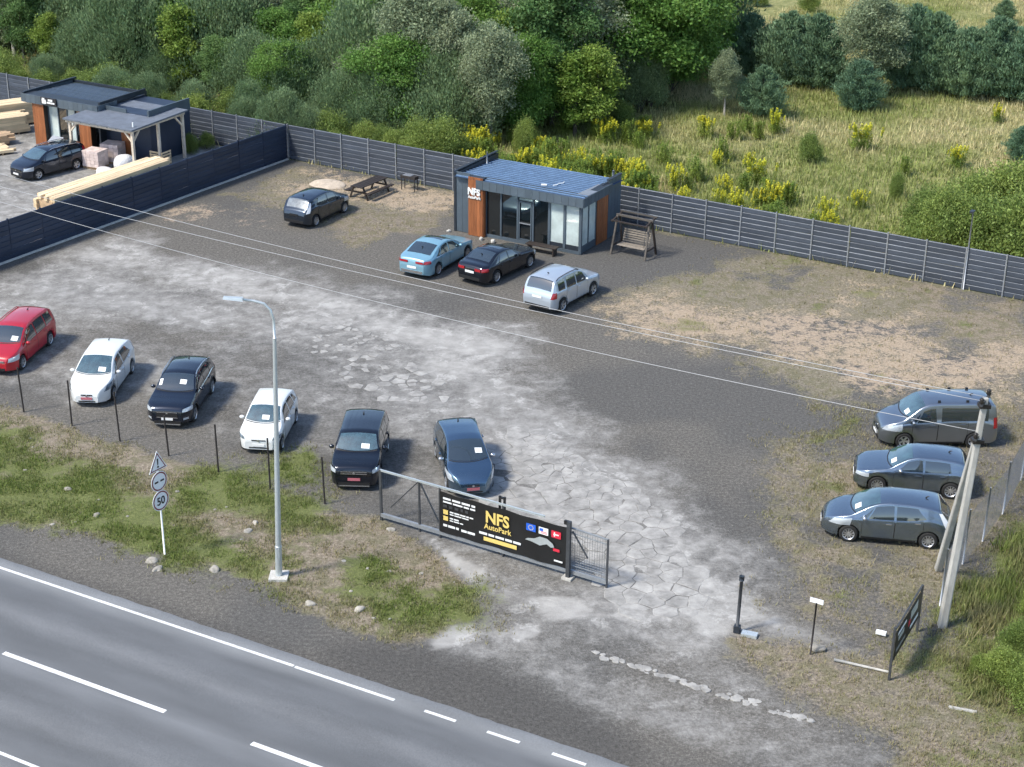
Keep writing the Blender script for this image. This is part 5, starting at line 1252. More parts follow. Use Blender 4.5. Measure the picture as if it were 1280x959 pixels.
# three small flags
fx = bx0 + 3.44
MB().box((fx + .2, -.034, 1.50), (.36, .006, .26)).build('flag_print', 'flag_blue', bn)
for k in range(12):
    a = 2 * PI * k / 12; MB().box((fx + .2 + .085 * math.cos(a), -.039, 1.50 + .085 * math.sin(a)), (.025, .004, .025)).build('flag_star', 'gold', bn)
MB().box((fx + .68, -.034, 1.50), (.36, .006, .26)).build('flag_print', 'white_paint', bn)
MB().box((fx + .60, -.039, 1.54), (.14, .004, .10)).build('flag_canton', 'flag_blue', bn)
for z in (1.42, 1.47): MB().box((fx + .70, -.039, z), (.24, .004, .018)).build('flag_stripe', 'flag_red', bn)
MB().box((fx + 1.16, -.034, 1.50), (.36, .006, .26)).build('flag_print', 'flag_red', bn)
MB().box((fx + 1.10, -.039, 1.50), (.045, .004, .16)).box((fx + 1.16, -.0395, 1.50), (.2, .004, .045)).build('flag_mark', 'white_paint', bn)
car_o = [(0, .02), (.12, .10), (.38, .15), (.62, .28), (.92, .27), (1.15, .14), (1.22, .02), (1.08, -.02), (.9, .06), (.62, -.06), (.3, .0)]
MB().add([(fx - .02 + x * .92, -.036, .98 + z) for x, z in car_o], [tuple(range(len(car_o)))]).build('print_car', 'zinc_light', bn)
MB().box((fx + 1.18, -.036, .92), (.24, .005, .10)).build('print_lamp', 'flag_red', bn)
bar(fx + 1.1, fx + 1.42, .52, .06, 'white_paint')
# ---- opened gate leaf with poster at the lower right
g3 = Vector((11.44, 42.02, 0)); d3 = Vector((12.87 - 11.44, 44.71 - 42.02, 0)); a3 = math.atan2(d3.y, d3.x); L3 = d3.length
gl = thing('poster_gate_leaf', g3, a3, 'narrow steel gate leaf with dark poster beside the concrete pole', 'gate')
for x, z in ((0, 1.85), (L3, 1.72)): MB().box((x, 0, z / 2), (.07, .07, z)).build('upright', 'gate_steel', gl)
for z in (1.72, .62): MB().box((L3 / 2, 0, z), (L3 - .07, .045, .05)).build('rail', 'gate_steel', gl)
ps = MB().box((L3 / 2, -.035, 1.15), (L3 - .2, .015, .98)).build('poster', 'banner_black', gl)
for (x, z, w2, h2, m) in ((.75, 1.45, .9, .10, 'white_paint'), (.7, 1.25, .6, .16, 'zinc_light'), (2.1, 1.35, .8, .3, 'zinc_light'), (2.2, .9, .9, .12, 'white_paint'), (.75, .9, 1.0, .1, 'galv'), (1.6, 1.15, .2, .2, 'flag_red')):
    MB().box((x, -.047, z), (w2, .006, h2)).build('print_block', m, ps)

# ================================================================ posts along the front of the lot
fp = [(-22.0, 61.9, 1.95), (-19.65, 60.45, 1.94), (-17.41, 59.22, 1.94), (-15.2, 57.83, 2.1), (-13.07, 56.62, 1.7), (-10.96, 55.32, 1.96), (-8.83, 53.94, 2.08), (-6.71, 52.87, 1.9)]
nm = ['beyond the left frame edge', 'below the red people carrier', 'left of the white electric hatchback', 'right of the white electric hatchback', 'in front of the black crossover', 'between the black crossover and the white city car', 'in front of the white city car by the lamp', 'left of the boxy black crossover']
for k, (x, y, h) in enumerate(fp):
    r_ = random.Random(k); b = MB().tube([(0, 0, 0), (r_.uniform(-.04, .04) - .03, r_.uniform(-.03, .03), h)], .034, 8)
    o = b.build('fence_post', 'rust_post', None, smooth=True, ang=50, loc=(x, y, 0)); tag(o, 'thin bare dark metal post ' + nm[k], 'post', 'bare posts along the verge')
# free posts at the entry
bo = thing('barrier_post', (7.17, 44.61, 0), R(-20), 'dark barrier post with round top on a small footing in the entry', 'post')
MB().tube([(0, 0, 0), (.03, 0, 1.9)], .055, 10).build('shaft', 'gate_steel', bo, smooth=True)
MB().tube([(.03, 0, 1.88), (.03, 0, 2.04)], .085, 10).build('head', 'graphite_dark', bo, smooth=True)
MB().box((.0, 0, .12), (.2, .2, .22)).build('base_bracket', 'graphite_dark', bo)
MB().box((.42, -.08, .05), (.5, .26, .10)).build('motor_cover', 'zinc_light', bo)
wsn = thing('entry_sign', (9.29, 43.37, 0), R(-28), 'blank white plate on a thin dark post in the entry', 'sign')
MB().tube([(0, 0, 0), (.04, 0, 1.86)], .03, 8).build('post', 'rust_post', wsn, smooth=True)
MB().box((.04, 0, 1.92), (.42, .03, .15)).build('plate', 'white_sign', wsn)
lump('stone', (9.55, 43.62, .05), (.26, .18, .13), 'stone', 77, 'grey stone at the foot of the white plate post', 'stone')
lo = MB().tube([(0, 0, .06), (1.6, -.65, .05)], [.05, .035], 8).build('fallen_pipe', 'concrete', None, smooth=True, loc=(9.95, 43.0, 0)); tag(lo, 'pale fallen pipe lying along the entry kerb', 'pipe')
pk = MB().box((0, 0, .03), (.8, .10, .05)).build('timber_offcut', 'concrete', None, loc=(*(13.28, 40.49), 0), rz=R(-18)); tag(pk, 'short pale timber offcut in the dry grass at lower right', 'plank')
pk = MB().box((0, 0, .06), (.32, .14, .10)).build('foam_block', 'white_sign', None, loc=(*(11.68, 44.46), .06), rz=R(-25)); tag(pk, 'small white block lying by the poster gate', 'block')

# ================================================================ street lamp and road signs
sl_ = thing('street_lamp', (-7.68, 47.67, 0), 0, 'tall pale grey street lamp with curved arm on the verge', 'street lamp')
TX = .032
pole_pts = [(TX * z, 0, z) for z in (0, 1.2, 1.21, 3, 5, 7, 8.6)]
MB().tube(pole_pts, [.115, .112, .10, .09, .08, .07, .06], 14).build('pole', 'zinc_light', sl_, smooth=True, ang=30)
arm = [(TX * 8.6, 0, 8.6), (TX * 9.2 - .02, 0, 9.2), (TX * 9.5 - .12, .03, 9.52), (TX * 9.7 - .32, .06, 9.72), (TX * 9.8 - .62, .1, 9.79), (TX * 9.8 - .95, .12, 9.82)]
MB().tube(arm, .042, 10).build('arm', 'zinc_light', sl_, smooth=True)
MB().add([(-.65, -.10 + .1, 9.80), (-.65, .10 + .1, 9.80), (-1.27, .18, 9.86), (-1.27, .02, 9.86), (-.65, 0.03, 9.90), (-.65, .17, 9.90), (-1.25, .15, 9.93), (-1.25, .05, 9.93)], [(0, 1, 2, 3), (4, 7, 6, 5), (0, 4, 5, 1), (1, 5, 6, 2), (2, 6, 7, 3), (3, 7, 4, 0)]).build('lamp_head', 'zinc_light', sl_, fix=True)
MB().box((0, 0, .03), (.62, .62, .14)).build('footing', 'concrete_pale', sl_)
MB().box((.03, -.105, 1.0), (.10, .02, .4)).build('service_door', 'zinc_light', sl_)
rs = thing('road_sign', (-11.73, 49.08, 0), math.atan2(RD.y, RD.x) + PI / 2 - R(6), 'road sign post with warning triangle, dashed roundel and 50 limit', 'road sign')
MB().tube([(0, .03, 0), (0, .03, 3.85)], .032, 10).build('post', 'white_paint', rs, smooth=True)
def roundel(z, rad):
    b = MB().tube([(0, .0, z), (0, -.012, z)], rad, 32).build('disc', 'white_sign', rs)
    ring = MB(); n = 36
    P = [[(r_ * math.cos(2 * PI * k / n), -.016, z + r_ * math.sin(2 * PI * k / n)) for r_ in (rad * .80, rad * .93)] for k in range(n + 1)]
    ring.grid(P).build('ring', 'sign_red', b)
    return b
tri = [(0, 3.94), (-.41, 3.22), (.41, 3.22)]
MB().add([(x, y, z) for y in (0, -.012) for x, z in tri], [(0, 1, 2), (5, 4, 3), (0, 3, 4, 1), (1, 4, 5, 2), (2, 5, 3, 0)]).build('triangle', 'white_sign', rs, fix=True)
tb = bpy.data.objects.get('triangle')
cz_ = 3.46
for k in range(3):
    a, b = tri[k], tri[(k + 1) % 3]
    f = lambda p, s: (p[0] * s, -.016, cz_ + (p[1] - cz_) * s)
    MB().add([f(a, .88), f(b, .88), f(b, .74), f(a, .74)], [(0, 1, 2, 3)]).build('border', 'sign_red', tb)
MB().add([(-.035, -.018, 3.66), (.035, -.018, 3.66), (.02, -.018, 3.43), (-.02, -.018, 3.43)], [(0, 1, 2, 3)]).build('exclamation_bar', 'sign_black', tb)
MB().tube([(0, -.013, 3.36), (0, -.019, 3.36)], .038, 12).build('exclamation_dot', 'sign_black', tb)
d1 = roundel(2.82, .36)
for x in (-.13, .13): MB().box((x, -.02, 2.82), (.16, .006, .06)).build('dash', 'sign_black', d1)
d2 = roundel(2.10, .37)
text('numerals', '50', .40, 'sign_black', d2, (0, -.020, 1.96), (PI / 2, 0, 0), .002, .008, align='CENTER', xs=.92)

# ================================================================ concrete pole with strut, wires
up = thing('utility_pole', (13.73, 45.05, 0), 0, 'leaning grey concrete utility pole with strut and black insulators', 'utility pole')
def taper(a, b, w0, w1): 
    a, b = Vector(a), Vector(b); d = (b - a).normalized(); sd = d.cross(Vector((0, 1, 0))).normalized(); u = sd.cross(d)
    vs = []
    for q, w2 in ((a, w0), (b, w1)):
        for i, j in ((-1, -.75), (-.7, -1), (.7, -1), (1, -.75), (1, .75), (.7, 1), (-.7, 1), (-1, .75)): vs.append(q + sd * (i * w2 / 2) + u * (j * w2 / 2))
    return MB().add(vs, [(k, (k + 1) % 8, 8 + (k + 1) % 8, 8 + k) for k in range(8)] + [tuple(range(8)), tuple(range(15, 7, -1))])
TOP = Vector((.42, 0.05, 7.95))
taper((0, 0, -.3), TOP, .27, .165).build('pole', 'concrete', up, fix=True)
taper((14.45 - 13.73, 48.7 - 45.05, -.2), (.36, .22, 6.6), .23, .15).build('strut', 'concrete', up, fix=True)
for z, dx in ((7.72, 0), (6.55, -.03)):
    q = TOP * (z / 7.95)
    MB().box((q.x, q.y, z), (.34, .3, .12)).build('clamp', 'insulator', up)
    MB().box((q.x, q.y - .02, z + .16), (.9 if z > 7 else .7, .08, .07), rz=R(60)).build('cross_arm', 'gate_steel', up)
    for k in (-1, 1):
        e = Vector((math.cos(R(60)), math.sin(R(60)), 0)) * (.38 if z > 7 else .3) * k
        MB().lathe([(.0, 0), (.05, 0), (.085, .05), (.05, .09), (.08, .14), (.03, .19), (0, .19)], 12, c=(q.x + e.x, q.y + e.y, z + .19)).build('insulator', 'insulator', up, smooth=True)
ps_, pe_ = Vector((14.1, 45.1, 0)), Vector((-34, 77.5, 0))
for k, (z0, z1, sg_, off, lb) in enumerate(((6.84, 6.25, .80, 0, 'lowest of the three thin wires crossing the lot'), (7.85, 6.65, .55, .12, 'middle thin wire crossing the lot'), (8.0, 7.55, .72, -.12, 'upper thin wire crossing the lot'))):
    pts = []
    for i in range(61):
        t = -.0 + i / 60 * 1.25
        q = ps_.lerp(pe_, t); pts.append((q.x, q.y, z0 + (z1 - z0) * t - 4 * sg_ * t * (1 - t)))
    b = MB().tube(pts, .010, 5).build('overhead_wire', 'wire', None, smooth=True); tag(b, lb, 'wire', 'overhead wires')

# ================================================================ wire fence on the right
rfp = [(11.9, 42.3), (13.97, 46.31), (15.36, 49.01), (16.45, 50.6), (17.68, 52.6), (19.09, 55.32), (20.3, 57.8), (21.6, 60.3), (22.9, 62.8), (24.2, 65.4), (25.5, 68.0)]
wf = thing('wire_fence', (0, 0, 0), 0, 'chain-link fence on thin grey posts along the right side of the lot', 'fence')
for x, y in rfp[1:]:
    MB().tube([(x, y, 0), (x + .03, y, 2.1)], .034, 8).build('post', 'galv', wf, smooth=True)
mesh = MB()
for (x0, y0), (x1, y1) in zip(rfp[1:], rfp[2:]):
    a, b = Vector((x0, y0, 0)), Vector((x1, y1, 0)); L = (b - a).length; n = int(L / .11)
    for k in range(-17, n + 1):
        for sg_ in (1, -1):
            p = []
            for t, z in ((k * .11, 0.05), (k * .11 + 1.85, 1.9)):
                tt = t if sg_ > 0 else L - t
                p.append((tt, z))
            (t0, z0), (t1, z1) = p
            # clip to the bay
            lo_, hi_ = 0.0, 1.0; dt = t1 - t0
            for bound, s_ in ((0, 1), (L, -1)):
                f0, f1 = s_ * (t0 - bound), s_ * (t1 - bound)
                if f0 < 0 and f1 < 0: lo_, hi_ = 1, 0; break
                if f0 < 0: lo_ = max(lo_, f0 / (f0 - f1))
                elif f1 < 0: hi_ = min(hi_, f0 / (f0 - f1))
            if hi_ - lo_ < .02: continue
            q0 = a.lerp(b, (t0 + dt * lo_) / L); q1 = a.lerp(b, (t0 + dt * hi_) / L)
            mesh.tube([(q0.x, q0.y, z0 + (z1 - z0) * lo_), (q1.x, q1.y, z0 + (z1 - z0) * hi_)], .0045, 3, cap=False)
o = mesh.build('chain_link', 'mesh_wire', wf); o['kind'] = 'stuff'

# ================================================================ vegetation
leaf_mat('leaf_willow', (.125, .21, .095), (.24, .32, .165), .3)
leaf_mat('leaf_broad', (.085, .20, .042), (.19, .31, .07), .35)
leaf_mat('leaf_dark', (.08, .165, .055), (.16, .26, .085), .3)
leaf_mat('leaf_silver', (.20, .265, .155), (.33, .375, .23), .3)
leaf_mat('leaf_pine', (.10, .185, .115), (.18, .27, .14), .15)
leaf_mat('leaf_young', (.16, .27, .05), (.26, .34, .075), .4)
leaf_mat('leaf_bush', (.14, .215, .06), (.29, .36, .09), .35)
leaf_mat('leaf_yellow', (.66, .68, .07), (.82, .74, .08), .3)
leaf_mat('leaf_weed', (.21, .32, .065), (.38, .43, .10), .35)
leaf_mat('blade_field', (.27, .315, .10), (.60, .53, .30), .3, hue=0.0)
leaf_mat('blade_verge', (.17, .225, .055), (.31, .27, .155), .3, hue=0.0)
leaf_mat('blade_dry', (0.341, 0.295, 0.155), (0.589, 0.512, 0.310), .25, hue=0.0)
mat('bark', (.085, .072, .058), .9, var=.35, vscale=8, bump=.5)
mat('bark_pale', (.28, .27, .24), .85, var=.3, vscale=6, bump=.4)

def quads_mesh(name, C, A, B, tint, m, tri=False):
    """leaf faces: centre C, half axes A (long) and B; tint (n,2)"""
    n = len(C)
    if tri: V = np.stack([C - A - B, C - A + B, C + A], 1); k = 3
    else: V = np.stack([C - A, C + B - A * .15, C + A, C - B - A * .15], 1); k = 4
    me = bpy.data.meshes.new(name)
    me.vertices.add(n * k); me.vertices.foreach_set('co', V.reshape(-1).astype(np.float32))
    me.loops.add(n * k); me.loops.foreach_set('vertex_index', np.arange(n * k, dtype=np.int32))
    me.polygons.add(n); me.polygons.foreach_set('loop_start', np.arange(0, n * k, k, dtype=np.int32))
    me.update(calc_edges=True)
    t = np.zeros((n, k, 4), np.float32); t[:, :, 0] = tint[:, 0:1]; t[:, :, 1] = tint[:, 1:2]; t[:, :, 3] = 1
    at = me.attributes.new('tint', 'FLOAT_COLOR', 'POINT'); at.data.foreach_set('color', t.ravel())
    me.materials.append(MATS[m])
    return me

def crown_mesh(kind, seed):
    """returns (crown mesh, trunk mesh, height)"""
    g = np.random.default_rng(seed); rn = random.Random(seed)
    K = dict(willow=(6.0, 3.1, .3, 'leaf_willow', 33000, .10, .034, .65), broad=(8.0, 2.9, .6, 'leaf_broad', 34000, .085, .05, .1), dark=(9.5, 2.9, 1.2, 'leaf_dark', 34000, .095, .052, .1),
             silver=(9.0, 2.1, 1.4, 'leaf_silver', 28000, .085, .038, .2), young=(6.0, 1.1, .6, 'leaf_young', 10000, .08, .046, .1), pine=(5.5, 2.3, .1, 'leaf_pine', 27000, .12, .028, .5), bush=(2.6, 1.7, .05, 'leaf_bush', 14000, .06, .028, .35))[kind]
    Ht, Rd, zb, m, n, la, lb, upw = K
    tm = MB()
    bark = 'bark_pale' if kind == 'silver' else 'bark'
    C = []; OUT = []
    if kind == 'pine':
        r0 = .09
        tm.tube([(0, 0, -.3), (.03, 0, Ht * .5), (0, .02, Ht * .97)], [r0, r0 * .6, .012], 7)
        levels = 17
        for l in range(levels):
            f = l / (levels - 1); z = zb + (Ht - zb) * (.03 + .95 * f); rr = Rd * (1 - f ** 2.2) ** .8 * (.55 + .45 * min(1, f * 4 + .3)) * rn.uniform(.65, 1.15) + .15
            nb_ = max(5, int(9 * (1 - f) + 4))
            for k in range(nb_):
                a = 2 * PI * (k + rn.random() * .7) / nb_ + l; L = rr * rn.uniform(.7, 1.12)
                e = Vector((math.cos(a) * L, math.sin(a) * L, L * rn.uniform(.25, .65)))
                if L > .35: tm.tube([(0, 0, z), (e.x * .9, e.y * .9, z + e.z * .9)], [.022, .006], 4, cap=False)
                mcount = int(n / levels / nb_ * (.35 + 1.3 * (1 - f)))
                t = g.uniform(.15, 1, mcount) ** .7
                p = np.stack([e.x * t, e.y * t, z + e.z * t], 1) + g.normal(0, .07 + .05 * rr, (mcount, 3)) * [1, 1, .8]
                C.append(p); OUT.append(np.tile([math.cos(a), math.sin(a), .7], (mcount, 1)))
    else:
        nl = {'willow': 13, 'broad': 12, 'dark': 13, 'silver': 13, 'young': 9, 'bush': 8}[kind]
        lobes = []
        for k in range(nl):
            f = (k + .5) / nl; z = zb + (Ht - zb) * (.10 + .80 * f ** .9)
            prof = math.sin(PI * min(.95, .16 + .78 * f)) ** .75
            if kind in ('willow', 'bush'): prof = (1 - f) ** .55 * .95 + .1
            if kind in ('silver', 'young'): prof = math.sin(PI * (.12 + .80 * f)) * .9 + .08
            a = k * 2.4 + rn.uniform(-.5, .5); off = Rd * prof * rn.uniform(.35, .72)
            rad = Rd * (.30 + .28 * prof) * rn.uniform(.75, 1.15)
            lobes.append((math.cos(a) * off, math.sin(a) * off, z, rad, rad * (1.15 if kind in ('silver', 'young', 'willow') else .8)))
        stems = 5 if kind in ('willow', 'bush') else 1
        if stems == 1:
            tr_ = Ht * .016 + .03
            tm.tube([(0, 0, -.4), (rn.uniform(-.1, .1), .05, Ht * .4), (rn.uniform(-.25, .25), rn.uniform(-.2, .2), Ht * .93)], [tr_, tr_ * .65, .02], 8)
        for (x, y, z, r1, r2) in lobes:
            b0 = (0, 0, -.3) if stems > 1 else (0, 0, max(.2, z - r1 * 1.4))
            mid = (x * .45, y * .45, (max(b0[2], 0) + z) / 2 + .1)
            tm.tube([b0, mid, (x, y, z)], [.05 if stems > 1 else .055, .035, .012], 5, cap=False)
        wts = np.array([l[3] ** 2 for l in lobes]); wts /= wts.sum()
        for (x, y, z, r1, r2), wq in zip(lobes, wts):
            cnt = int(n * wq); nc = max(6, int(cnt / 55))
            d = g.normal(size=(nc, 3)); d /= np.linalg.norm(d, axis=1)[:, None]; d[:, 2] = np.abs(d[:, 2]) * .9 - .25 * (g.random(nc) < .35)
            rad = g.uniform(.62, 1.08, nc)
            cc = np.stack([x + d[:, 0] * r1 * rad, y + d[:, 1] * r1 * rad, z + d[:, 2] * r2 * rad], 1)
            idx = g.integers(0, nc, cnt)
            sp = .17 + .10 * r1 if kind != 'bush' else .12 + .16 * r1
            p = cc[idx] + g.normal(0, sp, (cnt, 3)) * ([.75, .75, 1.25] if upw > .3 else [1, 1, .75])
            C.append(p); OUT.append(d[idx])
    C = np.concatenate(C); OUT = np.concatenate(OUT); n = len(C)
    ok = C[:, 2] > .05; C, OUT = C[ok], OUT[ok]; n = len(C)
    rndv = g.normal(size=(n, 3)); rndv /= np.linalg.norm(rndv, axis=1)[:, None]
    A = rndv * (1 - upw) + np.array([0, 0, 1]) * upw * 1.4 + OUT * .35; A /= np.linalg.norm(A, axis=1)[:, None]
    B = np.cross(A, g.normal(size=(n, 3)) + OUT * .4); B /= np.linalg.norm(B, axis=1)[:, None] + 1e-6
    s = g.uniform(.6, 1.35, n)[:, None]
    A = A * la * s; B = B * lb * s
    t0 = np.clip(g.normal(.5, .22, n) + (OUT[:, 2] - .3) * .12, 0, 1.2); t1 = np.clip(fbm(C[:, 0] + C[:, 2], C[:, 1] - C[:, 2] * .5, 1.3, seed) * 1.6 - .3 + g.normal(0, .15, n), 0, 1)  # leaves on the upper side of each lobe coloured brighter, as if lit
    me = quads_mesh('crown', C, A, B, np.stack([t0, t1], 1), m)
    return me, tm.mesh('trunk', bark, True), Ht

VAR = {}
for kd, cnt in (('willow', 3), ('broad', 3), ('dark', 3), ('silver', 3), ('young', 2), ('pine', 3), ('bush', 3)):
    VAR[kd] = [crown_mesh(kd, 100 + 13 * i + len(kd) * 7) for i in range(cnt)]
TREES = 0
def tree(name, kd, x, y, h, label, cat='tree', group=None, wide=1.0, seed=0):
    global TREES
    rn = random.Random(seed + TREES * 31 + int(x * 10)); TREES += 1
    cm, tm, H0 = VAR[kd][rn.randrange(len(VAR[kd]))]
    z = float(height(np.array([x]), np.array([y]))[0])
    o = thing(name, (x, y, z), rn.uniform(0, 6.28), label, cat, group)
    s = h / H0; o.scale = (s * wide, s * wide, s)
    link('trunk' if name != 'shrub' else 'stems', tm, o); link('crown', cm, o)
    return o
def site(a, b): p = CORNER + E1 * a + NB * b; return p.x, p.y       # along the back fence, out from it

# trees that stand out
for (p_, h, kd, wd, nm_, lb) in (
    ((-15.23, 105.88), 5.1, 'broad', 1.1, 'round_tree', 'bright green round tree rising alone above the fence corner'),
    ((-24.09, 111.88), 2.8, 'willow', 1.5, 'willow_tree', 'broad grey-green willow rising over the shelter roof'),
    ((-30.35, 116.24), 4.1, 'willow', 1.2, 'willow_tree', 'tall grey-green willow over the yard office roof'),
    ((-8.70, 101.30), 3.9, 'willow', 1.2, 'willow_tree', 'low grey willow between the round tree and the office'),
    ((-10.83, 102.53), 4.0, 'willow', 1.15, 'willow_tree', 'grey willow bush just right of the bright round tree'),
    ((-6.35, 104.24), 9.7, 'silver', 1.1, 'aspen_tree', 'tall silvery grey tree with pale trunk at the top edge'),
    ((-4.25, 103.35), 8.9, 'silver', 0.95, 'aspen_tree', 'silver tree with bare pale trunk right of the tallest silvery one'),
    ((-1.54, 100.27), 7.8, 'silver', 1.05, 'aspen_tree', 'yellowish silver tree behind the left end of the office'),
    ((0.61, 102.58), 6.6, 'broad', 0.9, 'leafy_tree', 'leafy green tree right behind the office roof'),
    ((2.43, 104.96), 10.1, 'dark', 1, 'dark_tree', 'dark green tree high above the office'),
    ((3.80, 102.32), 5.6, 'young', 1.3, 'sapling', 'left one of two light green saplings above the office right end'),
    ((5.17, 102.37), 6.0, 'young', 1.3, 'sapling', 'right one of two light green saplings above the office right end'),
    ((0.69, 98.04), 2.0, 'bush', 0.7, 'shrub', 'small bluish shrub just over the office roof'),
    ((8.39, 108.85), 4.3, 'willow', 1, 'willow_tree', 'pale willow where the wood meets the meadow'),
    ((10.91, 113.30), 5.5, 'broad', 1, 'leafy_tree', 'dark leafy tree at the top of the wood edge'),
    ((6.90, 110.93), 6.5, 'dark', 1, 'dark_tree', 'dark tree at the wood edge above the saplings'),
    ((13.81, 107.00), 4.5, 'silver', 0.9, 'birch_sapling', 'pale silvery young tree standing at the meadow edge'),
    ((16.25, 107.09), 3.3, 'pine', 1.25, 'young_pine', 'short dark pine next to the pale young tree'),
    ((13.45, 121.05), 4.6, 'pine', 1.2, 'young_pine', 'dark pine at the left end of the meadow row'),
    ((15.21, 119.38), 3.9, 'broad', 1, 'leafy_tree', 'green tree between the first two meadow pines'),
    ((16.97, 119.45), 4.4, 'pine', 1.25, 'young_pine', 'second dark pine of the meadow row'),
    ((19.54, 117.13), 5.0, 'pine', 1.35, 'young_pine', 'broad dark pine of the meadow row right of the short one'),
    ((21.36, 116.02), 5.1, 'pine', 1.3, 'young_pine', 'dark pine just left of the tall pale tree'),
    ((24.42, 112.72), 7.4, 'silver', 1.25, 'birch_tree', 'tall pale leafy tree in the middle of the pine row'),
    ((23.16, 109.85), 3.4, 'pine', 1.3, 'young_pine', 'rounded dark pine in front of the tall pale tree'),
    ((27.70, 115.12), 5.8, 'pine', 1.2, 'young_pine', 'dark pine right of the tall pale tree'),
    ((29.24, 114.49), 5.4, 'pine', 1.25, 'young_pine', 'dark pine fifth in the meadow row'),
    ((31.12, 112.99), 4.7, 'pine', 1.2, 'young_pine', 'shorter dark pine in the right part of the meadow row'),
    ((32.97, 113.07), 5.4, 'pine', 1.25, 'young_pine', 'dark pine second from the right frame edge'),
    ((34.73, 112.03), 5.1, 'pine', 1.3, 'young_pine', 'dark pine at the right frame edge by the meadow'),
    ((37.80, 112.15), 5.5, 'pine', 1.3, 'young_pine', 'dark pine just outside the right frame edge'),
    ((41.27, 140.56), 2.0, 'pine', 1.2, 'young_pine', 'distant small pine in the upper right corner'),
    ((30.68, 97.37), 2.2, 'pine', 1.2, 'young_pine', 'small pine at the right edge of the meadow'),
    ((22.25, 81.08), 3.0, 'bush', 1, 'shrub', 'green bush nearest the lamp mast on the back fence'),
    ((23.81, 79.90), 3.0, 'bush', 1, 'shrub', 'dense bush hanging over the back fence right of the lamp mast'),
    ((25.42, 78.75), 3.6, 'bush', 1.1, 'shrub', 'large bush at the right frame edge behind the fence'),
    ((24.52, 84.36), 3.0, 'bush', 1.1, 'shrub', 'rounded bush second row behind the lamp mast'),
    ((26.86, 85.10), 3.3, 'bush', 1.2, 'shrub', 'tall bush at the right frame edge second row'),
    ((21.93, 84.28), 2.2, 'bush', 0.9, 'shrub', 'low bush left of the lamp mast bushes'),
    ((17.75, 96.92), 1.7, 'bush', 0.7, 'shrub', 'low green bush in the meadow over the middle of the fence'),
    ((6.83, 104.74), 1.7, 'bush', 0.9, 'shrub', 'yellow-green bush at the wood edge right of the saplings'),
    ((21.61, 89.89), 1.3, 'bush', 0.6, 'shrub', 'small bush in the meadow left of the big right bushes')):
    tree(nm_, kd, p_[0], p_[1], h, lb, 'shrub' if nm_ == 'shrub' else 'tree', 'trees and bushes beyond the fence', wd)
# the wood behind the fence, filled row by row
rnw = random.Random(77)
WOOD_AREA = [(-56.03, 134.24), (-37.50, 119.37), (-18.25, 107.81), (-4.10, 99.46), (-0.16, 102.17), (5.53, 104.69), (9.47, 108.89), (13.21, 116.87), (15.64, 128.65), (18.54, 142.81), (21.86, 164.43), (-77.35, 172.76)]
WOOD = {'willow': 'grey-green willow', 'broad': 'bright green leafy tree', 'dark': 'dark green leafy tree', 'silver': 'silvery tree', 'young': 'slim light green tree'}
WNAME = {'willow': 'willow_tree', 'broad': 'leafy_tree', 'dark': 'dark_tree', 'silver': 'aspen_tree', 'young': 'sapling'}
ORD = ['front', 'second', 'third', 'fourth', 'fifth', 'sixth', 'seventh', 'eighth', 'ninth', 'tenth', 'eleventh', 'twelfth']
def wood_ref(x, y):
    u = x / y * 100                                               # bearing from the view point
    for lim, nm_ in ((-36, 'beyond the left frame edge'), (-31.5, 'above the board stacks'), (-27.5, 'above the yard office sign'), (-24, 'above the yard office roof'), (-20.5, 'above the shelter'), (-17, 'above the yard wing'), (-13.5, 'above the fence corner'), (-10, 'above the dark hatchback'), (-6.5, 'above the picnic table'), (-3, 'above the grill'), (0, 'above the office pillar'), (3.5, 'above the office door'), (7, 'above the frosted panes'), (11, 'above the garden swing'), (99, 'above the long fence')):
        if u < lim: return nm_
seen = {}
for row in range(11):
    b = 4.8 + row * 3.5
    a = -46 + (row % 2) * 1.8
    while a < 64:
        aa, bb = a + rnw.uniform(-1.1, 1.1), b + rnw.uniform(-.9, .9)
        a += 3.6
        x, y = site(aa, bb)
        if float(sdist(np.array([x]), np.array([y]), WOOD_AREA)[0]) < 0 or bb < 3.8: continue
        if x / y < -.43: continue
        kd = rnw.choices(['willow', 'broad', 'dark', 'silver', 'young'], [5 if bb < 14 else 2.5, 2.5, .8 if bb < 12 else 3, 1.6 if bb > 8 else .6, .8])[0]
        h = min(3.7 + bb * .27, 12) * rnw.uniform(.75, 1.2)
        if kd == 'willow': h = min(h, 7.5)
        lb = WOOD[kd] + ' in the wood, ' + ORD[row] + ' row, ' + wood_ref(x, y)
        seen[lb] = seen.get(lb, 0) + 1
        if seen[lb] > 1: lb = lb.replace(WOOD[kd], 'other ' + WOOD[kd] if seen[lb] == 2 else 'third ' + WOOD[kd])
        tree(WNAME[kd], kd, x, y, h, lb, 'tree', 'dense wood behind the slat fence', rnw.uniform(1.0, 1.3))
# scrub close to the fence at the foot of the wood
rnf = random.Random(5); seen = {}
for k in range(34):
    a = -29 + k * 1.15 + rnf.uniform(-.3, .3); b = rnf.uniform(1.3, 3.6); x, y = site(a, b); kd = rnf.choice(('bush', 'willow', 'bush'))
    if a > 3.5: b = rnf.uniform(2.5, 4); x, y = site(a, b); kd = 'bush'
    lb = {'bush': 'low green scrub bush', 'willow': 'low grey-green willow scrub'}[kd] + ' close behind the slat fence ' + wood_ref(x, y)
    seen[lb] = seen.get(lb, 0) + 1
    if seen[lb] > 1: lb = {2: 'second ', 3: 'third ', 4: 'fourth '}.get(seen[lb], 'further ') + lb
    tree('shrub', kd, x, y, rnf.uniform(1.5, 2.6) if kd == 'bush' else rnf.uniform(2.4, 3.6), lb, 'shrub', 'scrub along the fence', 1.0)
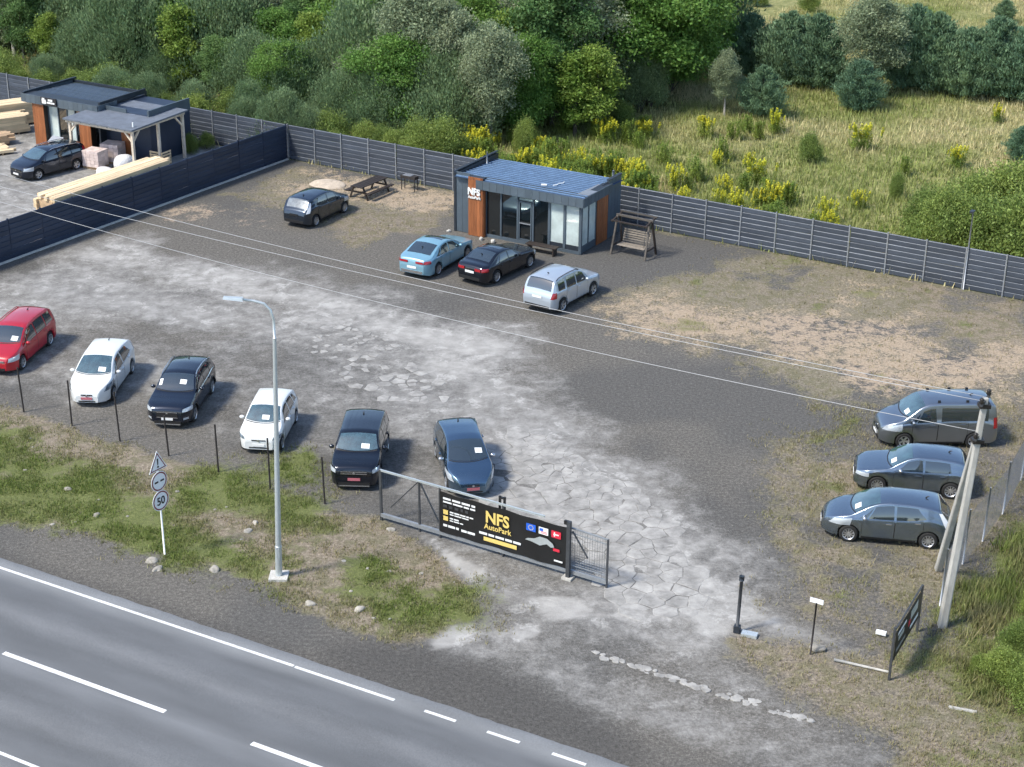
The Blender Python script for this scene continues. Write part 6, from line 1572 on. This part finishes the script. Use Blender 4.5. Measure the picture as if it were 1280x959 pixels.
# far meadow beyond the pine row
for (q, h, kd, lb) in (((24.95, 142.10), 1.6, 'bush', 'low far bush beyond the pine row, left of the tall pale tree'), ((17.25, 140.38), 1.8, 'bush', 'far bush at the top edge right of the wood'), ((34.40, 138.60), 1.4, 'bush', 'far low bush in the upper meadow above the right pines'), ((20.84, 144.65), 1.5, 'bush', 'second far bush at the top edge right of the wood'), ((-19.79, 98.18), 1.0, 'bush', 'green weeds inside the lumber yard by the shelter rear post'), ((-18.94, 98.92), .9, 'bush', 'green weeds in the yard corner behind the dividing fence'), ((-21.03, 99.57), .8, 'bush', 'green weeds along the yard back fence beside the wing')):
    tree('shrub', kd, q[0], q[1], h, lb, 'shrub', 'scattered bushes', 1.0)
# bushes in the lower right corner
for (q, h, wd, kd, lb) in (((14.79, 41.87), 1.15, 1.0, 'bush', 'yellow-green bush at the lower right edge by the concrete pole'), ((15.57, 43.31), 1.15, .9, 'bush', 'green bush behind the yellow-green one at the right edge'), ((15.42, 40.85), 1.4, 1.0, 'bush', 'leafy bush cut by the right frame edge, lowest'), ((16.73, 45.49), 1.1, .8, 'bush', 'green bush at the right edge level with the poster gate'), ((17.83, 47.49), 1.1, .8, 'bush', 'bush at the right edge above the others'), ((14.21, 42.41), .6, .8, 'bush', 'low weed clump nearest the foot of the concrete pole')):
    tree('shrub', kd, q[0], q[1], h, lb, 'shrub', 'bushes at the lower right', wd)

# goldenrod clumps
def weed_mesh(seed, flower):
    g = np.random.default_rng(seed); C = []; A = []; B = []; FC = []; FA = []; FB = []
    sm = MB()
    for k in range(34):
        x, y = g.normal(0, .26, 2); h = g.uniform(.75, 1.4); lx, ly = g.normal(0, .10, 2)
        sm.tube([(x, y, 0), (x + lx, y + ly, h)], [.010, .004], 3, cap=False)
        n = 34; t = g.uniform(.08, .95, n); a = g.uniform(0, 6.28, n)
        d = np.stack([np.cos(a), np.sin(a), g.uniform(.3, 1.1, n)], 1)
        L = (.05 + .04 * (1 - t))[:, None]
        C.append(np.stack([x + lx * t, y + ly * t, h * t], 1) + d * L); A.append(d * L); B.append(np.stack([-d[:, 1], d[:, 0], d[:, 2] * 0], 1) * .016)
        n = 34 if flower else 16; a = g.uniform(0, 6.28, n); u_ = g.uniform(0, 1, n); d = np.stack([np.cos(a), np.sin(a), g.uniform(.2, .8, n)], 1); rr = (.015 + .085 * (1 - u_) * g.random(n))[:, None]
        FC.append(np.array([x + lx, y + ly, h - .22]) + np.stack([u_ * 0, u_ * 0, u_ * .30], 1) + d * rr); FA.append(d * .042); FB.append(np.stack([-d[:, 1], d[:, 0], d[:, 2] * 0], 1) * .028)
    f = lambda L: np.concatenate(L)
    C, A, B = f(C), f(A), f(B); t = np.stack([np.clip(g.normal(.5, .2, len(C)), 0, 1.2), g.random(len(C))], 1)
    lm = quads_mesh('foliage', C, A, B, t, 'leaf_weed')
    FC, FA, FB = f(FC), f(FA), f(FB); t = np.stack([np.clip(g.normal(.5, .2, len(FC)), 0, 1.2), g.random(len(FC))], 1)
    return lm, quads_mesh('flower_heads', FC, FA, FB, t, 'leaf_yellow' if flower else 'leaf_young'), sm.mesh('stems', 'leaf_weed')
WV = [weed_mesh(i, True) for i in range(3)] + [weed_mesh(9, False), weed_mesh(10, False)]
rnw = random.Random(12)
def weed(x, y, s, v, label, group):
    o = thing('goldenrod_clump' if v < 3 else 'weed_clump', (x, y, float(height(np.array([x]), np.array([y]))[0]) - .03), rnw.uniform(0, 6), label, 'plant', group)
    o.scale = (s * rnw.uniform(.9, 1.3), s * rnw.uniform(.9, 1.3), s)
    for nm_, me in zip(('foliage', 'flower_heads', 'stems'), WV[v]):
        c_ = link(nm_, me, o)
        if nm_ != 'stems': c_['kind'] = 'stuff'
for (q, s, lb) in (((21.34, 99.30), 1.25, 'round yellow goldenrod clump alone in the middle of the meadow'), ((16.65, 103.55), 1.1, 'yellow goldenrod clump at the meadow edge by the short pine'), ((14.27, 87.90), 1.05, 'low yellow goldenrod clump just over the back fence'), ((26.48, 96.04), 1.0, 'green-yellow clump at the right part of the meadow'), ((31.67, 106.67), .9, 'yellow clump far right in the meadow'), ((-4.58, 99.08), 1.1, 'yellow-green goldenrod rising over the fence left of the office')):
    weed(q[0], q[1], s, 0, lb, 'goldenrod in the meadow')
cnt = 0; seen = {}
MEADOW = [(-4.06, 98.39), (-0.15, 101.06), (6.00, 103.73), (10.36, 113.28), (13.55, 106.99), (17.50, 105.14), (24.83, 105.41), (32.71, 103.77), (25.02, 74.79), (14.72, 80.48), (6.80, 84.88), (-1.01, 89.89)]
def weed_ref(u):
    for lim, nm_ in ((-3.5, 'left of the office'), (0, 'behind the office left end'), (3, 'behind the office middle'), (6, 'behind the office right end'), (9, 'behind the garden swing'), (12, 'a few panels right of the swing'), (16, 'over the middle of the long fence'), (21, 'left of the lamp mast'), (99, 'by the lamp mast bushes')):
        if u < lim: return nm_
tries = 0
while cnt < 150 and tries < 6000:
    tries += 1
    a, b = rnw.uniform(4, 50), .9 + abs(rnw.gauss(0, 7.0))
    x, y = site(a, b)
    if float(sdist(np.array([x]), np.array([y]), MEADOW)[0]) < 0: continue
    u = x / y * 100
    if u > 9 and rnw.random() < .70: continue
    if float(fbm(np.array([a]), np.array([b]), 5, 8)[0]) < .40: continue
    v = rnw.choice((0, 1, 2, 3, 4, 4, 3))
    k = 'near the fence' if b < 3 else ('some steps out' if b < 6 else ('farther out' if b < 10 else 'far out'))
    s_ = rnw.uniform(.65, 1.15)
    lb = ('very tall ' if s_ > 1.02 else 'tall ' if s_ > .9 else 'low ' if s_ > .77 else 'very low ') + ('yellow goldenrod ' if v < 3 else 'green weed clump ' if v == 3 else 'leafy green weed clump ') + k + ' ' + weed_ref(u)
    seen[lb] = seen.get(lb, 0) + 1
    if seen[lb] > 1:
        lb = {2: 'second ', 3: 'third ', 4: 'fourth '}.get(seen[lb], 'further ') + lb
    weed(x, y, s_, v, lb, 'weeds behind the back fence'); cnt += 1

# ---------------- grass
def grass(name, label, pts, hmin, hmax, wid, m, seed, per=4, spread=.12, tint=None):
    g = np.random.default_rng(seed); n = len(pts)
    P = np.repeat(pts, per, 0); n = len(P)
    P = P + np.concatenate([g.normal(0, spread, (n, 2))], 1)
    z = height(P[:, 0], P[:, 1])
    h = g.uniform(hmin, hmax, n); a = g.uniform(0, 6.28, n); ln = g.uniform(.1, .7, n)
    up_ = np.stack([np.cos(a) * ln, np.sin(a) * ln, np.ones(n)], 1) * (h / 2)[:, None]
    b = a + g.uniform(.8, 2.3, n)
    B = np.stack([np.cos(b), np.sin(b), b * 0], 1) * (wid * g.uniform(.6, 1.3, n))[:, None]
    C = np.stack([P[:, 0], P[:, 1], z], 1) + up_
    t0 = np.clip(g.normal(.5, .2, n), 0, 1.2)
    t1 = np.clip((np.repeat(tint, per) if tint is not None else g.random(n)) + g.normal(0, .15, n), 0, 1)
    o = link(name, quads_mesh(name, C, up_, B, np.stack([t0, t1], 1), m, tri=True))
    return tag(o, label, 'grass', kind='stuff')
g = np.random.default_rng(3)
# meadow and wood floor
n = 85000
A_, B_ = g.uniform(-46, 66, n), .25 + g.uniform(0, 1, n) ** 1.25 * 95
keep = ((A_ > 2) | (B_ < 9)) & ~((A_ < 8) & (B_ > 14))
A_, B_ = A_[keep], B_[keep]
X_ = CORNER.x + E1.x * A_ + NB.x * B_; Y_ = CORNER.y + E1.y * A_ + NB.y * B_
dn = fbm(X_, Y_, 6, 77); dn2 = fbm(X_, Y_, 2.0, 78)
grass('meadow_grass', 'tall half-dry meadow grass beyond the back fence', np.stack([X_, Y_], 1), .15, .52, .035, 'blade_field', 5, 6, .22, np.clip(dn * 3.2 - 1.22 + (dn2 - .5) * 1.1 + sstep(12, 22, B_) * .25, 0, 1))
# verge and lower right
def mixc(x, y, d, g_):
    c = cover(x, y); return np.clip(c[1] * d + c[2] * g_, 0, 1)
def scatter(n, x0, x1, y0, y1, fn, seed):
    g = np.random.default_rng(seed); x = g.uniform(x0, x1, n); y = g.uniform(y0, y1, n)
    k = g.random(n) < fn(x, y); return np.stack([x[k], y[k]], 1)
pv = scatter(90000, -26, 2, 43, 63, lambda x, y: mixc(x, y, .32, .85) * sstep(.30, .62, fbm(x, y, .9, 44)) * sstep(.1, 1.2, (x - RA.x) * RN.x + (y - RA.y) * RN.y - 1.2), 6)
gt_ = cover(pv[:, 0], pv[:, 1])[2]
grass('verge_grass', 'short patchy grass of the roadside verge', pv, .03, .15, .014, 'blade_verge', 7, 5, .07, np.clip(1.0 - gt_ * .95 + (fbm(pv[:, 0], pv[:, 1], 1.2, 5) - .5), 0, 1))
pr = scatter(60000, 7, 28, 36, 62, lambda x, y: mixc(x, y, .26, .7), 8)
gt_ = cover(pr[:, 0], pr[:, 1])[2]
grass('side_grass', 'dry grass along the right side of the lot', pr, .03, .16, .014, 'blade_verge', 9, 5, .09, np.clip(1.05 - gt_ * .8 + (fbm(pr[:, 0], pr[:, 1], 1.2, 5) - .5), 0, 1))
BANK = [(13.35, 44.72), (14.83, 47.18), (16.45, 49.85), (19.09, 52.80), (15.89, 40.06), (13.88, 40.82)]
pk_ = scatter(26000, 12, 22, 38, 54, lambda x, y: sstep(-.5, .8, sdist(x, y, BANK)) * sstep(.35, .6, fbm(x, y, 1.3, 15)) * .8, 16)
grass('bank_weeds', 'rank green weeds and grass on the bank below the concrete pole', pk_, .12, .5, .02, 'blade_verge', 17, 4, .08, np.clip(fbm(pk_[:, 0], pk_[:, 1], 1.5, 6) * 1.8 - .55, 0, 1))
pb_ = scatter(40000, -16, 26, 58, 98, lambda x, y: mixc(x, y, .22, .5), 10)
gt_ = cover(pb_[:, 0], pb_[:, 1])[2]
grass('lot_grass', 'thin dry grass on the bare soil near the back fence', pb_, .03, .16, .018, 'blade_verge', 11, 4, .12, np.clip(1.05 - gt_ * .6, 0, 1))

rs_ = random.Random(21)
k = 0
while k < 26:
    x, y = rs_.uniform(-22, 1), rs_.uniform(45, 60)
    if float(sdist(np.array([x]), np.array([y]), VERGE)[0]) < .2: continue
    z = float(height(np.array([x]), np.array([y]))[0]); s = rs_.uniform(.035, .085)
    lump('pebble', (x, y, z), (s * 1.2, s, s * .55), 'stone', 900 + k, 'small pale pebble scattered in the verge grass', 'stone', 'pebbles in the verge', rz=k, sub=2); k += 1
# stones on the verge
for k, (x, y, s, lb) in enumerate(((-12.09, 48.63, .22, 'pale stone at the foot of the road sign, upper one'), (-11.8, 48.11, .18, 'pale stone at the foot of the road sign, lower one'), (-9.9, 48.09, .22, 'round grey stone in the green grass left of the street lamp'), (-6.45, 46.02, .18, 'white stone in the dry grass right of the street lamp'), (-4.81, 45.66, .20, 'white stone near the verge tip'), (-14.72, 51.8, .15, 'flat pale stone left of the road sign'), (-16.21, 53.79, .16, 'pale stone farther left in the verge grass'), (-9.17, 50.74, .16, 'small pale stone left of the lamp in the dry patch'), (-9.0, 51.35, .14, 'small pale stone above the dry patch stone'), (-4.2, 51.0, .17, 'pale stone at the gate left end'))):
    z = float(height(np.array([x]), np.array([y]))[0]); lump('stone', (x, y, z), (s, s * .75, s * .6), 'stone', 300 + k, lb, 'stone', 'stones on the verge', rz=k)
